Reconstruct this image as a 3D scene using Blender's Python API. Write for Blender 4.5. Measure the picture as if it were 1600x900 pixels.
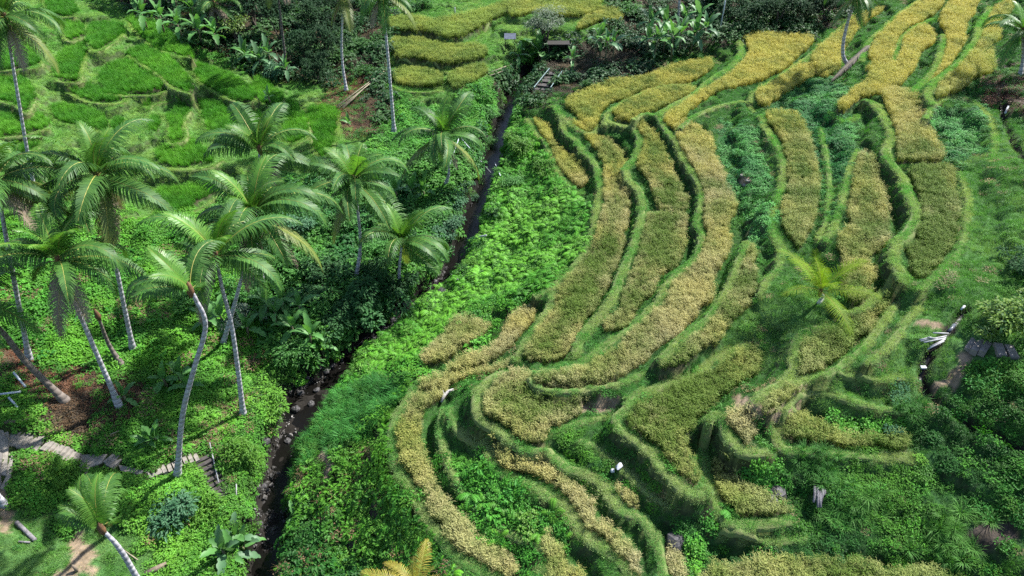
import bpy, math, random
import numpy as np
from mathutils import Vector, Matrix, Euler

for o in list(bpy.data.objects):
    bpy.data.objects.remove(o)
scene = bpy.context.scene
COL = scene.collection
R = math.radians
rng = np.random.default_rng(11)
random.seed(5)

# ------------------------------------------------------------------ camera, sky, sun, exposure
CAM_H, PITCH, HFOV = 40.0, R(38.0), R(70.0)
cam_data = bpy.data.cameras.new('camera')
cam_data.angle = HFOV
cam_data.clip_start, cam_data.clip_end = 0.5, 1500
cam = bpy.data.objects.new('camera', cam_data)
cam.location = (0, 0, CAM_H)
cam.rotation_euler = (math.pi / 2 - PITCH, 0, 0)
COL.objects.link(cam)
scene.camera = cam

SUN_EL, SUN_AZ = R(47), R(52)          # azimuth from +y towards +x
world = bpy.data.worlds.new('World')
scene.world = world
world.use_nodes = True
wn = world.node_tree
for n in list(wn.nodes):
    wn.nodes.remove(n)
sky = wn.nodes.new('ShaderNodeTexSky')
sky.sky_type = 'NISHITA'
sky.sun_disc = False
sky.sun_elevation = SUN_EL
sky.sun_rotation = SUN_AZ
bg = wn.nodes.new('ShaderNodeBackground')
bg.inputs['Strength'].default_value = 0.1
wo = wn.nodes.new('ShaderNodeOutputWorld')
wn.links.new(sky.outputs[0], bg.inputs['Color'])
wn.links.new(bg.outputs[0], wo.inputs['Surface'])
sun_data = bpy.data.lights.new('sun', 'SUN')
sun_data.energy = 5.0
sun_data.angle = R(0.6)
sun_data.color = (1.0, 0.97, 0.92)
sun = bpy.data.objects.new('sun', sun_data)
sdir = Vector((math.sin(SUN_AZ) * math.cos(SUN_EL), math.cos(SUN_AZ) * math.cos(SUN_EL), math.sin(SUN_EL)))
sun.rotation_euler = sdir.to_track_quat('Z', 'Y').to_euler()
sun.location = (30, 60, 80)
COL.objects.link(sun)
scene.view_settings.view_transform = 'Standard'
scene.view_settings.look = 'None'
scene.view_settings.exposure = 1.3
scene.view_settings.gamma = 1.0
scene.cycles.use_denoising = False
scene.cycles.use_adaptive_sampling = True
scene.cycles.adaptive_threshold = 0.02
scene.cycles.max_bounces = 4
scene.cycles.diffuse_bounces = 2
scene.cycles.transmission_bounces = 2
scene.cycles.transparent_max_bounces = 2

# ------------------------------------------------------------------ measuring helpers (photo ray -> point in the place)
F = 800 / math.tan(HFOV / 2)
CP, SP = math.cos(PITCH), math.sin(PITCH)

def ray(px, py):
    px = np.asarray(px, float); py = np.asarray(py, float)
    a = (px - 800) / F; b = -(py - 450) / F
    return np.stack([a, CP + b * SP, -SP + b * CP], -1)

def on_plane(px, py, z):
    d = ray(px, py)
    t = (np.asarray(z, float) - CAM_H) / d[..., 2]
    return np.stack([d[..., 0] * t, d[..., 1] * t, CAM_H + d[..., 2] * t], -1)

def project(P):
    P = np.asarray(P, float)
    dx, dy, dz = P[..., 0], P[..., 1], P[..., 2] - CAM_H
    zc = np.maximum(dy * CP - dz * SP, 0.1)
    return 800 + F * dx / zc, 450 - F * (dy * SP + dz * CP) / zc, zc

def pip(poly, X, Y):
    poly = np.asarray(poly, float)
    ins = np.zeros(X.shape, bool)
    x1, y1 = poly[-1]
    for x2, y2 in poly:
        if y1 != y2:
            c = ((y1 > Y) != (y2 > Y)) & (X < (x2 - x1) * (Y - y1) / (y2 - y1) + x1)
            ins ^= c
        x1, y1 = x2, y2
    return ins

def hash2(ix, iy, s):
    h = np.sin(ix * 127.1 + iy * 311.7 + s * 74.7) * 43758.5453
    return h - np.floor(h)

def vnoise(x, y, s=0):
    ix, iy = np.floor(x), np.floor(y)
    fx, fy = x - ix, y - iy
    fx, fy = fx * fx * (3 - 2 * fx), fy * fy * (3 - 2 * fy)
    a, b = hash2(ix, iy, s), hash2(ix + 1, iy, s)
    c, d = hash2(ix, iy + 1, s), hash2(ix + 1, iy + 1, s)
    return (a + (b - a) * fx) * (1 - fy) + (c + (d - c) * fx) * fy

def fbm(x, y, s=0, o=4):
    v, a, t = 0, 0.5, 0
    for i in range(o):
        v = v + a * vnoise(x * 2 ** i, y * 2 ** i, s + i * 3); t += a; a *= 0.5
    return v / t

def smooth_line(pts, n=4):
    """Catmull-Rom resampling of a polyline (any dimension)."""
    P = np.asarray(pts, float)
    if len(P) < 3:
        return np.concatenate([P[0] + (P[1] - P[0]) * t for t in np.linspace(0, 1, n + 1)[:, None]]).reshape(-1, P.shape[1])
    Q = np.vstack([2 * P[0] - P[1], P, 2 * P[-1] - P[-2]])
    out = []
    for i in range(1, len(Q) - 2):
        p0, p1, p2, p3 = Q[i - 1], Q[i], Q[i + 1], Q[i + 2]
        for t in np.arange(n) / n:
            out.append(0.5 * (2 * p1 + (p2 - p0) * t + (2 * p0 - 5 * p1 + 4 * p2 - p3) * t * t + (3 * p1 - p0 - 3 * p2 + p3) * t ** 3))
    out.append(P[-1])
    return np.array(out)

def smooth_loop(pts, n=3):
    P = np.asarray(pts, float)
    out = []
    N = len(P)
    for i in range(N):
        p0, p1, p2, p3 = P[i - 1], P[i], P[(i + 1) % N], P[(i + 2) % N]
        for t in np.arange(n) / n:
            out.append(0.5 * (2 * p1 + (p2 - p0) * t + (2 * p0 - 5 * p1 + 4 * p2 - p3) * t * t + (3 * p1 - p0 - 3 * p2 + p3) * t ** 3))
    return np.array(out)
# ------------------------------------------------------------------ survey of the terraces
# rice paddies: key -> (level m, ripeness 0..1, greener middle 0..1, outline, label)
# outlines were measured along the photo's rays at the paddy's own level
PADDY = {
 'F1': (-34.7, .75, .1, [(833,190),(857,203),(870,230),(890,247),(912,275),(918,290),(905,297),(893,285),(873,262),(862,235),(850,215)],
   'short narrow tan rice terrace just above the leafy stream bank, lowest at the upper bend'),
 'F2': (-33.5, .72, .7, [(885,195),(900,203),(918,218),(937,248),(945,280),(943,320),(933,360),(913,400),(890,433),(873,453),(863,493),(843,517),(823,540),(820,557),(830,567),(853,570),(890,557),(900,533),(913,507),(930,487),(943,463),(960,430),(973,400),(977,360),(983,327),(982,300),(978,260),(968,238),(950,222),(930,215),(915,200)],
   'long crescent rice terrace with tan edges and green middle, bordering the bright fern bank'),
 'F3a': (-32.5, 0.45, .6, [(960,187),(987,193),(1000,213),(1003,240),(997,263),(1013,283),(1020,305),(1030,330),(1070,333),(1073,320),(1067,300),(1060,290),(1047,260),(1033,233),(1017,207),(1000,195),(980,187)],
   'olive rice strip above a small cross bund, between two dark grassy banks'),
 'F3b': (-32.6, 0.62, .75, [(1008,336),(1067,340),(1070,367),(1067,400),(1053,423),(1030,440),(1020,463),(1000,480),(987,507),(970,520),(943,517),(950,503),(967,490),(973,460),(997,403),(1000,373)],
   'green-centred rice plot below the small cross bund, tapering to a tan point'),
 'F4': (-31.6, .85, .25, [(1053,200),(1080,197),(1110,217),(1117,247),(1130,283),(1137,300),(1150,327),(1140,357),(1140,397),(1120,423),(1113,447),(1113,473),(1093,487),(1083,503),(1057,530),(1033,543),(1007,567),(980,587),(947,597),(900,602),(860,604),(838,598),(843,585),(900,583),(933,567),(957,550),(983,527),(1007,500),(1040,480),(1047,453),(1060,427),(1083,413),(1097,400),(1103,367),(1100,343),(1100,300),(1093,283),(1077,253),(1060,227)],
   'longest golden-brown crescent rice terrace sweeping through the middle of the hillside'),
 'F5': (-30.7, 0.55, .4, [(1163,380),(1177,393),(1180,417),(1180,450),(1167,480),(1147,500),(1127,527),(1100,543),(1083,557),(1060,577),(1033,577),(1040,567),(1067,547),(1077,527),(1100,517),(1113,490),(1130,467),(1147,440),(1153,423)],
   'narrow tapering brown rice strip just uphill of the longest golden crescent'),
 'F6': (-30.1, 0.5, .45, [(1200,178),(1243,182),(1260,207),(1267,233),(1277,267),(1278,300),(1277,330),(1267,360),(1253,383),(1247,390),(1233,377),(1223,353),(1220,327),(1230,300),(1227,267),(1223,233),(1210,207),(1197,195)],
   'tongue-shaped ochre rice plot ending just behind the young yellow-green palm'),
 'F7': (-29.2, 0.55, .6, [(1343,243),(1360,247),(1370,283),(1380,320),(1390,353),(1387,373),(1373,397),(1357,403),(1357,423),(1363,437),(1357,460),(1337,475),(1320,467),(1313,447),(1317,420),(1310,400),(1310,373),(1327,357),(1323,330),(1330,300),(1333,270)],
   'lumpy olive and brown rice plot directly beside the young yellow-green palm'),
 'F8': (-28.2, .78, .35, [(1380,145),(1427,147),(1430,167),(1447,200),(1467,233),(1473,250),(1460,257),(1417,257),(1403,257),(1400,227),(1393,200),(1390,180)],
   'golden rice wedge above the straight cross bund, beside the round green hollow'),
 'F8b': (-28.5, 0.25, .5, [(1427,265),(1480,265),(1487,283),(1490,300),(1497,330),(1490,363),(1483,397),(1467,410),(1453,433),(1447,443),(1433,437),(1420,420),(1420,407),(1410,393),(1427,380),(1430,357),(1437,330),(1430,300),(1422,277)],
   'dark olive-green rice plot below the straight cross bund, with one brown lower corner'),
 'F9': (-29.8, 0.45, .35, [(1393,467),(1387,487),(1367,500),(1360,520),(1340,533),(1323,550),(1310,567),(1287,577),(1270,590),(1257,602),(1233,620),(1217,637),(1200,650),(1190,645),(1195,625),(1215,612),(1237,600),(1250,580),(1247,560),(1257,540),(1280,523),(1303,517),(1327,503),(1343,490),(1367,473)],
   'diagonal rice strip below the young palm, beside the pale grass slope'),
 'F10': (-31.5, 0.22, .3, [(1180,555),(1187,573),(1177,590),(1153,603),(1120,633),(1100,647),(1087,663),(1073,683),(1073,700),(1087,733),(1093,750),(1083,757),(1063,747),(1050,730),(1027,700),(1000,683),(977,663),(987,647),(1013,627),(1040,613),(1060,600),(1090,587),(1120,577),(1147,557),(1163,550)],
   'wide green-yellow wedge of rice tapering to a narrow tail on its lower side'),
 'F11': (-32.5, .8, .45, [(790,587),(815,585),(840,595),(867,613),(910,617),(957,602),(962,613),(943,627),(910,633),(908,645),(893,660),(860,673),(850,697),(833,697),(820,692),(800,680),(783,663),(760,650),(752,630),(760,613),(775,597)],
   'rounded pale tan rice plot on the nose of the spur, curving into a tail'),
 'F12': (-33, .8, 0, [(957,758),(973,765),(987,780),(1000,797),(990,797),(973,783),(962,772)],
   'tiny dry rice strip just below the white bag on the bank'),
 'F13': (-33.4, .9, .1, [(763,687),(780,693),(800,713),(827,723),(850,733),(880,753),(900,763),(933,797),(935,813),(953,827),(980,847),(1000,880),(1003,902),(990,900),(980,877),(953,853),(930,837),(910,813),(897,787),(867,763),(830,743),(800,737),(780,727),(773,707)],
   'narrow straw-coloured rice ribbon curving below the rounded tan plot'),
 'F14': (-34.8, .88, .15, [(655,622),(690,612),(700,605),(690,627),(660,640),(657,655),(660,690),(667,723),(677,747),(693,777),(717,807),(740,830),(767,857),(797,870),(815,900),(790,902),(750,880),(720,860),(693,830),(677,800),(663,773),(647,747),(630,720),(620,693),(623,670),(633,650),(640,633)],
   'outermost straw-coloured rice ribbon curling round the foot of the spur'),
 'F15': (-35.6, .8, .2, [(710,503),(733,500),(770,513),(760,527),(733,540),(707,557),(683,567),(657,567),(667,550),(690,530),(697,513)],
   'small isolated tan rice patch on the bright green bank nearest the stream'),
 'F16': (-34.7, .85, .1, [(800,497),(830,487),(837,497),(830,510),(810,530),(800,543),(767,563),(747,577),(713,583),(700,583),(702,573),(720,567),(750,553),(780,533)],
   'thin brown rice strip right next to the small isolated tan patch'),
 'F16b': (-34.8, .85, 0, [(715,590),(760,580),(800,568),(812,575),(780,585),(735,594),(700,603),(655,612),(650,602),(680,592)],
   'very thin tan rice strip just above the bleached driftwood'),
 'F17': (-32.4, 0.45, .3, [(1113,723),(1127,723),(1133,740),(1153,753),(1180,770),(1200,783),(1230,790),(1230,805),(1200,807),(1150,803),(1137,787),(1117,767),(1115,743)],
   'small yellow-green rice corner beside the dark rocky hollow'),
 'F18': (-31.0, 0.45, .2, [(1250,650),(1267,660),(1293,673),(1333,683),(1367,688),(1400,688),(1423,697),(1410,708),(1390,707),(1363,700),(1327,700),(1283,697),(1233,690),(1228,673),(1233,657)],
   'narrow level rice strip ending in an orange tip, under a dark bank'),
 'F19': (-33.2, .5, .2, [(1120,885),(1200,882),(1300,878),(1370,885),(1385,897),(1440,895),(1480,905),(1500,925),(1120,925)],
   'rice strip cut by the bottom edge of the photo'),
 'F20': (-34.1, .85, 0, [(853,840),(867,847),(880,870),(897,890),(907,910),(850,912)],
   'dull brown scrap of rice at the bottom near the bright round shrub'),
 'F20b': (-33.6, .85, 0, [(1037,855),(1053,863),(1067,883),(1069,910),(1047,910)],
   'small dead-straw scrap of rice beside the dark boulder'),
 'F21': (-30.8, .95, 0, [(1137,650),(1160,650),(1180,663),(1177,687),(1163,700),(1150,680),(1137,663)],
   'tiny bright straw rice tuft bed on a bulging green knoll'),
 'F22': (-33.3, 0.65, .25, [(883,163),(910,147),(950,130),(1007,123),(1040,110),(1083,100),(1110,97),(1113,110),(1093,123),(1067,133),(1033,137),(1007,143),(987,153),(960,163),(940,177),(930,200),(917,200),(897,180)],
   'long yellow rice strip along the upper edge of the spur, nearest the banana plants'),
 'F23': (-32.5, 0.5, .25, [(960,167),(1000,150),(1027,140),(1067,137),(1083,140),(1083,147),(1053,163),(1030,173),(1000,183),(973,187),(957,177)],
   'lens-shaped olive-gold rice plot, second strip in from the banana plants'),
 'F24': (-31.5, .9, .1, [(1037,193),(1040,187),(1073,160),(1117,133),(1150,110),(1170,83),(1163,60),(1200,56),(1243,57),(1267,63),(1263,77),(1243,93),(1227,110),(1200,123),(1160,137),(1120,147),(1087,167),(1067,187),(1053,200)],
   'broad bright golden rice field beneath the dark hedge'),
 'F25': (-30.6, .85, .1, [(1180,145),(1200,135),(1220,123),(1250,103),(1270,110),(1267,123),(1233,143),(1213,157),(1197,168),(1183,160)],
   'short golden rice strip just below the broad bright field'),
 'F26': (-30.2, .82, .1, [(1267,93),(1280,77),(1313,50),(1333,30),(1373,17),(1373,23),(1343,43),(1327,67),(1313,90),(1310,110),(1290,123),(1277,117)],
   'yellow rice strip crossed by the lone curved palm trunk'),
 'F27': (-28.9, .95, 0, [(1360,97),(1363,70),(1387,43),(1413,20),(1447,0),(1470,-20),(1500,-20),(1477,0),(1467,17),(1437,37),(1417,47),(1400,67),(1393,97)],
   'brightest golden rice strip climbing to the top edge'),
 'F28': (-28.6, .95, 0, [(1402,97),(1413,60),(1440,43),(1460,60),(1457,70),(1440,83),(1427,107),(1413,127),(1387,147),(1350,153),(1317,173),(1310,163),(1333,143),(1357,123),(1357,102)],
   'amber rice plot beside the fallen dead frond of the curved palm'),
 'F29': (-27.8, .92, 0, [(1487,0),(1500,-20),(1540,-20),(1530,0),(1520,27),(1507,40),(1507,67),(1493,87),(1480,110),(1440,140),(1430,137),(1467,107),(1477,77),(1477,50),(1467,33)],
   'golden rice ribbon between two bright green bunds near the upper corner'),
 'F30': (-27.1, .8, .1, [(1553,17),(1577,0),(1580,20),(1560,40),(1560,63),(1547,80),(1553,110),(1520,127),(1500,143),(1473,157),(1463,153),(1467,133),(1487,117),(1513,90),(1533,57),(1537,37)],
   'yellow-green rice strip nearest the palm in the upper corner'),
 'F31': (-33.6, 0.2, .2, [(613,67),(653,63),(700,73),(750,73),(760,87),(733,97),(693,100),(653,93),(620,90)],
   'middle yellow-green terrace of the far slope behind the two tall palms'),
 'F32': (-34.4, 0.15, .2, [(617,113),(653,110),(687,117),(690,133),(653,137),(620,130)],
   'lowest olive terrace of the far slope, right of the tall leaning palm trunk'),
 'F33': (-34.2, 0.12, .2, [(700,120),(733,107),(757,103),(760,117),(733,133),(710,140)],
   'small pale olive terrace end on the far slope'),
 'F34': (-32.7, 0.15, .1, [(607,33),(640,27),(683,33),(733,23),(777,10),(800,3),(800,20),(767,33),(733,53),(700,60),(667,50),(617,47)],
   'upper yellow-green terrace of the far slope above the curved bund'),
 'F35': (-32.0, 0.3, .1, [(800,7),(850,-5),(935,-5),(930,20),(893,27),(840,22),(800,27)],
   'bright yellow-green rice behind the feathery grey-green tree'),
 'F36': (-32.3, 0.5, .1, [(925,20),(955,14),(973,23),(967,33),(940,35),(920,43),(900,47)],
   'small yellow mound of rice behind the thin banana plants'),
 'L1': (-31.0, 0, 0, [(143,40),(187,37),(193,50),(167,70),(147,77),(137,63)], 'uppermost bright green young rice plot on the left slope'),
 'L2': (-32.2, 0, 0, [(163,107),(207,97),(240,113),(263,133),(233,143),(187,143),(163,137)], 'largest vivid green young rice plot on the left slope'),
 'L3': (-31.9, 0, 0, [(200,83),(240,73),(267,93),(293,120),(297,143),(267,133),(247,113),(220,97)], 'curved dark green young rice band above the largest vivid plot'),
 'L4': (-31.5, 0, 0, [(127,67),(137,80),(127,103),(123,123),(90,123),(80,107),(100,80)], 'bright green young rice plot under the palm frond tips'),
 'L5': (-32.4, 0, 0, [(100,130),(133,133),(167,143),(197,147),(193,157),(143,157),(110,143)], 'thin green young rice ledge below the largest vivid plot'),
 'L6': (-33.0, 0, 0, [(217,153),(253,143),(273,147),(267,153),(240,160),(230,167)], 'small lens of young rice under the curved dark green band'),
 'L7': (-33.3, 0, 0, [(263,187),(277,167),(293,160),(297,170),(287,187),(290,213),(263,220)], 'upright narrow plot of young rice on the left slope'),
 'L8': (-33.8, 0, 0, [(247,237),(300,220),(333,247),(320,253),(280,260),(253,253)], 'lime green young rice plot above a dark shaded riser'),
 'L9': (-34.6, 0, 0, [(247,300),(300,290),(353,277),(355,290),(320,310),(285,330),(260,325)], 'lime green young rice plot below a dark shaded riser, among the palms'),
 'L10': (-31.2, 0, 0, [(-15,127),(20,113),(47,133),(53,153),(40,173),(20,160),(-15,150)], 'young rice plot at the left edge beside a grey palm trunk'),
 'L11': (-32.8, 0, 0, [(-5,227),(40,213),(63,217),(57,230),(20,240),(-5,238)], 'small young rice plot below the left edge plot'),
 'L12': (-34.0, 0, 0, [(400,123),(420,130),(443,153),(437,167),(417,163),(395,155)], 'shaded dark green young rice plot beside the banana thicket'),
 'L13': (-34.5, 0, 0, [(440,167),(463,163),(483,197),(480,213),(443,220)], 'deep green young rice plot above the crown of the paired palms'),
 'L14': (-34.9, 0, 0, [(480,173),(510,167),(530,177),(527,207),(510,243),(490,233),(483,200)], 'deep green young rice plot nearest the fallen bamboo'),
 'L15': (-30.3, 0, 0, [(68,-8),(115,6),(118,22),(87,22),(72,10)], 'dark green young rice plot touching the top edge'),
 'L19': (-30.6, 0, 0, [(-10,92),(30,72),(72,76),(62,100),(20,106),(-10,105)], 'sunny young rice plot between the left edge and the frond tips'),
 'L22': (-31.8, 0, 0, [(200,30),(240,36),(280,60),(300,86),(268,82),(225,62)], 'deeply shaded young rice band below the banana thicket'),
 'L23': (-33.2, 0, 0, [(300,102),(360,116),(402,150),(378,158),(320,132)], 'shaded young rice slope beside the blue-green bananas'),
 'L24': (-30.9, 0, 0, [(95,32),(125,36),(130,54),(104,60)], 'small sunny young rice plot next to the uppermost one'),
 'L25': (-32.0, 0, 0, [(-10,184),(60,180),(75,198),(30,208),(-10,210)], 'flat young rice strip crossing behind the tall left palm trunk'),
 'L26': (-33.9, 0, 0, [(310,160),(352,168),(372,205),(350,222),(322,200)], 'young rice plot directly above the upright palm plume'),
 'L27': (-34.2, 0, 0, [(360,160),(390,166),(415,190),(430,215),(405,220),(378,200)], 'young rice band right of the upright palm plume'),
 'L28': (-32.6, 0, 0, [(80,165),(120,168),(160,180),(165,205),(120,195),(85,185)], 'pale sunny young rice ledge above the big coconut-bearing palm'),
 'L17': (-33.1, 0, 0, [(237,183),(250,187),(247,203),(235,203)], 'tiny lime square of young rice on the left slope'),
 'L18': (-32.9, 0, 0, [(180,187),(193,187),(187,213),(177,217)], 'tiny sliver of young rice above the palm crown'),
}
# earth bunds: owner paddy, width m, line
BUND = [
 ('F1', .55, [(824,187),(837,210),(850,220),(860,240),(873,273),(897,299),(915,303)]),
 ('F2', .6, [(870,172),(880,197),(883,208),(900,220),(910,237),(927,253),(936,277),(938,297),(932,333),(926,367),(909,400),(886,430),(868,446),(860,478),(842,503),(820,538),(806,560)]),
 ('F2', .5, [(868,446),(845,458),(833,463)]),
 ('F3a', .7, [(948,190),(968,196),(990,203),(1001,222),(993,245),(977,265),(985,285),(1000,300),(1003,330),(998,360),(985,395),(970,430),(960,460),(945,485),(925,510),(905,535),(899,555)]),
 ('F3b', .35, [(1006,333),(1035,334),(1072,335)]),
 ('F4', .55, [(990,187),(1007,178),(1027,183),(1040,203),(1057,223),(1067,247),(1083,273),(1096,300),(1093,327),(1090,350),(1097,367),(1090,397),(1079,413),(1058,427),(1041,447),(1030,470),(1000,500),(967,525),(927,553),(905,570),(880,578),(833,583)]),
 ('F4', .4, [(826,590),(838,604),(868,611),(905,610),(950,603),(985,594),(1005,583)]),
 ('F5', .6, [(1167,380),(1158,403),(1146,433),(1133,460),(1119,481),(1105,501),(1083,517),(1067,531),(1033,560)]),
 ('F6', .6, [(1190,180),(1200,207),(1213,227),(1222,247),(1224,275),(1219,300),(1212,320),(1205,350),(1213,372),(1222,394)]),
 ('F7', .5, [(1340,235),(1330,260),(1323,283),(1318,300),(1313,327),(1303,357),(1290,375)]),
 ('F8', .75, [(1353,157),(1367,163),(1383,187),(1393,210),(1388,227),(1384,240),(1397,260),(1410,275),(1417,300),(1427,320),(1431,340),(1420,363),(1403,380),(1397,397),(1403,417),(1413,440)]),
 ('F8b', .3, [(1400,260),(1440,260),(1476,260)]),
 ('F9', .6, [(1385,460),(1360,468),(1335,487),(1310,503),(1283,512),(1260,518),(1245,533),(1240,560),(1240,580),(1222,600),(1195,613),(1180,630)]),
 ('F10', .6, [(1170,540),(1147,546),(1127,556),(1107,568),(1100,580),(1080,588),(1040,602),(1013,611),(993,619),(983,635),(962,653),(967,670),(993,690),(1017,710),(1033,733),(1053,753),(1067,767),(1090,773),(1107,767)]),
 ('F11', .55, [(790,582),(770,590),(750,607),(743,625),(745,645),(755,660),(777,673),(797,690),(820,703),(850,705)]),
 ('F12', .6, [(850,705),(868,717),(887,733),(913,740),(940,757),(953,780),(973,800),(1000,810),(1013,827),(1027,850),(1033,877),(1040,905)]),
 ('F11', .45, [(862,676),(897,664),(930,655),(962,653)]),
 ('F13', .6, [(755,690),(765,703),(770,723),(783,740),(800,747),(830,760),(867,783),(893,807),(907,830),(930,850),(950,863),(970,880),(985,905)]),
 ('F14', .6, [(650,603),(640,620),(628,640),(615,660),(611,685),(615,710),(625,743),(643,767),(655,790),(667,813),(685,837),(703,857),(723,877),(750,891),(772,905)]),
 ('F17', .6, [(1100,690),(1097,720),(1105,750),(1110,773),(1123,793),(1133,813),(1153,820),(1200,818),(1237,813)]),
 ('F18', .6, [(1255,642),(1235,645),(1220,655),(1212,680),(1222,701),(1267,706),(1317,710),(1367,714),(1425,714)]),
 ('F20', .5, [(845,905),(846,870),(838,840)]),
 ('F21', .55, [(1108,660),(1118,648),(1130,660),(1134,680),(1148,695),(1162,707),(1200,708)]),
 ('F22', .6, [(866,167),(880,183),(893,195),(912,206),(928,208),(937,196)]),
 ('F23', .5, [(945,195),(948,180),(957,171),(975,160),(1000,147),(1030,137),(1067,133),(1085,137)]),
 ('F24', .6, [(1027,180),(1053,163),(1083,148),(1100,132),(1120,118),(1147,100),(1158,80),(1155,64)]),
 ('F25', .5, [(1172,160),(1178,145),(1200,131),(1222,117),(1250,97),(1268,85)]),
 ('F26', .4, [(1258,97),(1275,77),(1305,52),(1330,30),(1350,20)]),
 ('F27', .5, [(1347,95),(1355,70),(1382,42),(1408,20),(1440,0)]),
 ('F28', .45, [(1396,100),(1407,62),(1432,42),(1455,30)]),
 ('F29', .6, [(1425,143),(1445,127),(1463,105),(1472,78),(1474,55)]),
 ('F30', .7, [(1455,160),(1450,145),(1465,125),(1485,110),(1508,88),(1528,57),(1533,37),(1548,12)]),
 ('F31', .5, [(607,53),(640,54),(683,64),(720,70),(743,62),(767,40),(787,28)]),
 ('F32', .5, [(613,97),(647,101),(680,105),(700,113),(720,105),(753,96)]),
 ('F32', .4, [(613,135),(633,143),(667,144),(690,141)]),
 ('F18', .5, [(1225,640),(1245,618),(1280,612),(1320,622),(1360,636),(1400,640),(1425,634)], -30.2),
 ('F18', .5, [(1240,600),(1275,588),(1320,585),(1370,592),(1420,590)], -29.7),
 ('F9', .45, [(1400,475),(1378,505),(1352,540),(1318,568),(1285,590)], -29.3),
 ('F9', .45, [(1440,470),(1415,505),(1390,540),(1355,568)], -28.9),
 ('F7', .5, [(1298,470),(1312,487),(1340,487),(1370,468),(1392,445)], -29.3),
 ('F8', .5, [(1445,185),(1462,163),(1495,152),(1525,160),(1545,185),(1556,215),(1550,250)], -27.4),
 ('F24', .45, [(1062,200),(1085,182),(1112,170),(1140,162),(1165,160),(1176,175)], -31.0),
 ('F6', .45, [(1222,394),(1215,420),(1196,440),(1188,465)], -30.0),
 ('F28', .45, [(1300,175),(1318,190),(1338,183),(1355,165)], -29.2),
 ('F8b', .45, [(1500,270),(1512,310),(1510,360),(1495,400),(1470,425),(1440,452)], -28.1),
 ('F6', .45, [(1282,200),(1290,240),(1296,290),(1292,340),(1280,375)], -29.7),
 ('F13', .5, [(700,640),(712,668),(738,690),(752,700)], -33.7),
 ('F14', .45, [(690,640),(688,680),(700,725),(722,765),(752,800),(790,830),(830,850)], -34.3),
 ('F17', .5, [(1120,830),(1160,838),(1210,845),(1260,838)], -32.9),
 ('F12', .5, [(905,690),(935,700),(965,722),(990,748),(1015,772),(1045,790)], -32.6),
 ('L8', .5, [(235,262),(280,266),(325,262),(345,252)]),
 ('L2', .4, [(160,147),(200,150),(240,148),(270,140)]),
 ('L9', .4, [(245,333),(290,337),(330,315),(358,295)]),
]
# spot heights of the ground (photo ray, level m)
SPOTS = [
 # left bank and slope
 (300,720,-37.6),(350,640,-37.8),(380,645,-37.9),(275,740,-37.7),(180,632,-36.3),(100,625,-35.6),(40,560,-34.8),(205,540,-36.0),(350,540,-37.0),
 (555,432,-37.0),(480,500,-37.8),(420,590,-38.2),(620,430,-37.2),(640,300,-36.3),(700,250,-35.6),(690,330,-36.6),(60,690,-36.3),(140,720,-37.1),(230,745,-37.6),(60,860,-37.3),(200,860,-38.0),(330,830,-38.6),(380,760,-38.6),(400,880,-39.0),(10,760,-36.6),(-80,700,-35),(-60,860,-36.5),
 (430,330,-35.8),(300,400,-35.4),(100,420,-34.0),(0,400,-33.0),(-80,300,-31.5),(20,300,-32.6),(20,50,-29.6),(-80,30,-28),(80,10,-30.0),(250,50,-31.8),(400,100,-33.4),(330,20,-31.8),(450,60,-33.6),(430,10,-32.6),(500,110,-34.6),(540,135,-34.9),(610,205,-35.6),(560,200,-35.2),(550,60,-34.0),(540,0,-32.6),(600,-20,-31.8),
 (680,165,-35.2),(730,160,-35.4),(770,130,-35.2),(690,15,-32.2),(760,-20,-31.6),(850,-30,-31.5),(850,70,-33.8),(850,125,-34.8),(920,110,-34.4),(950,80,-33.9),(1000,60,-33.6),(1050,90,-33.6),(1000,5,-32.2),(1100,40,-32.9),(1100,-20,-31.6),(1200,30,-31.8),(1200,-20,-30.6),(1320,5,-30.4),(1400,-30,-29),(1600,-30,-25.8),(1700,20,-24.5),
 # right bank of the stream
 (850,280,-36.0),(820,340,-36.4),(880,360,-35.2),(780,430,-37.0),(830,430,-36.0),(680,520,-37.0),(620,570,-37.2),(560,620,-37.9),(600,650,-36.9),(500,730,-38.4),(560,760,-37.6),(490,860,-38.8),(600,850,-37.3),(690,890,-36.6),(820,240,-36.0),(810,200,-35.6),
 # spur between and beyond the paddies
 (1160,250,-30.9),(1160,330,-31.0),(1130,180,-31.4),(1180,500,-30.2),(1230,440,-29.9),(1285,475,-29.7),(1300,300,-29.8),(1350,200,-29.2),(1250,140,-30.3),(1500,210,-27.9),(1490,260,-27.9),(1540,160,-26.9),(1590,100,-26.3),(1560,300,-27.2),(1600,250,-26.4),(1700,300,-25.5),(1500,400,-28.0),(1440,480,-28.9),(1560,470,-28.0),(1650,480,-27.2),(1480,530,-28.6),(1540,560,-28.2),(1600,560,-27.6),(1400,560,-29.5),(1350,610,-30.0),(1440,620,-29.8),(1500,660,-29.6),(1600,650,-28.6),(1700,650,-27.8),
 (1200,580,-30.6),(1130,700,-31.5),(1200,720,-31.6),(1215,760,-32.2),(1280,770,-32.2),(1350,760,-31.9),(1450,760,-31.3),(1550,760,-30.6),(1650,780,-30),(1400,850,-32.5),(1520,860,-31.9),(1650,880,-31.2),(1250,840,-32.9),(1130,850,-33.1),(1080,820,-33.0),(950,700,-32.6),(900,690,-32.4),(720,700,-34.1),(740,760,-34.0),(830,800,-34.1),(790,850,-35.2),(1000,740,-32.4),(940,870,-33.9),(900,900,-34.4),
]
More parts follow.
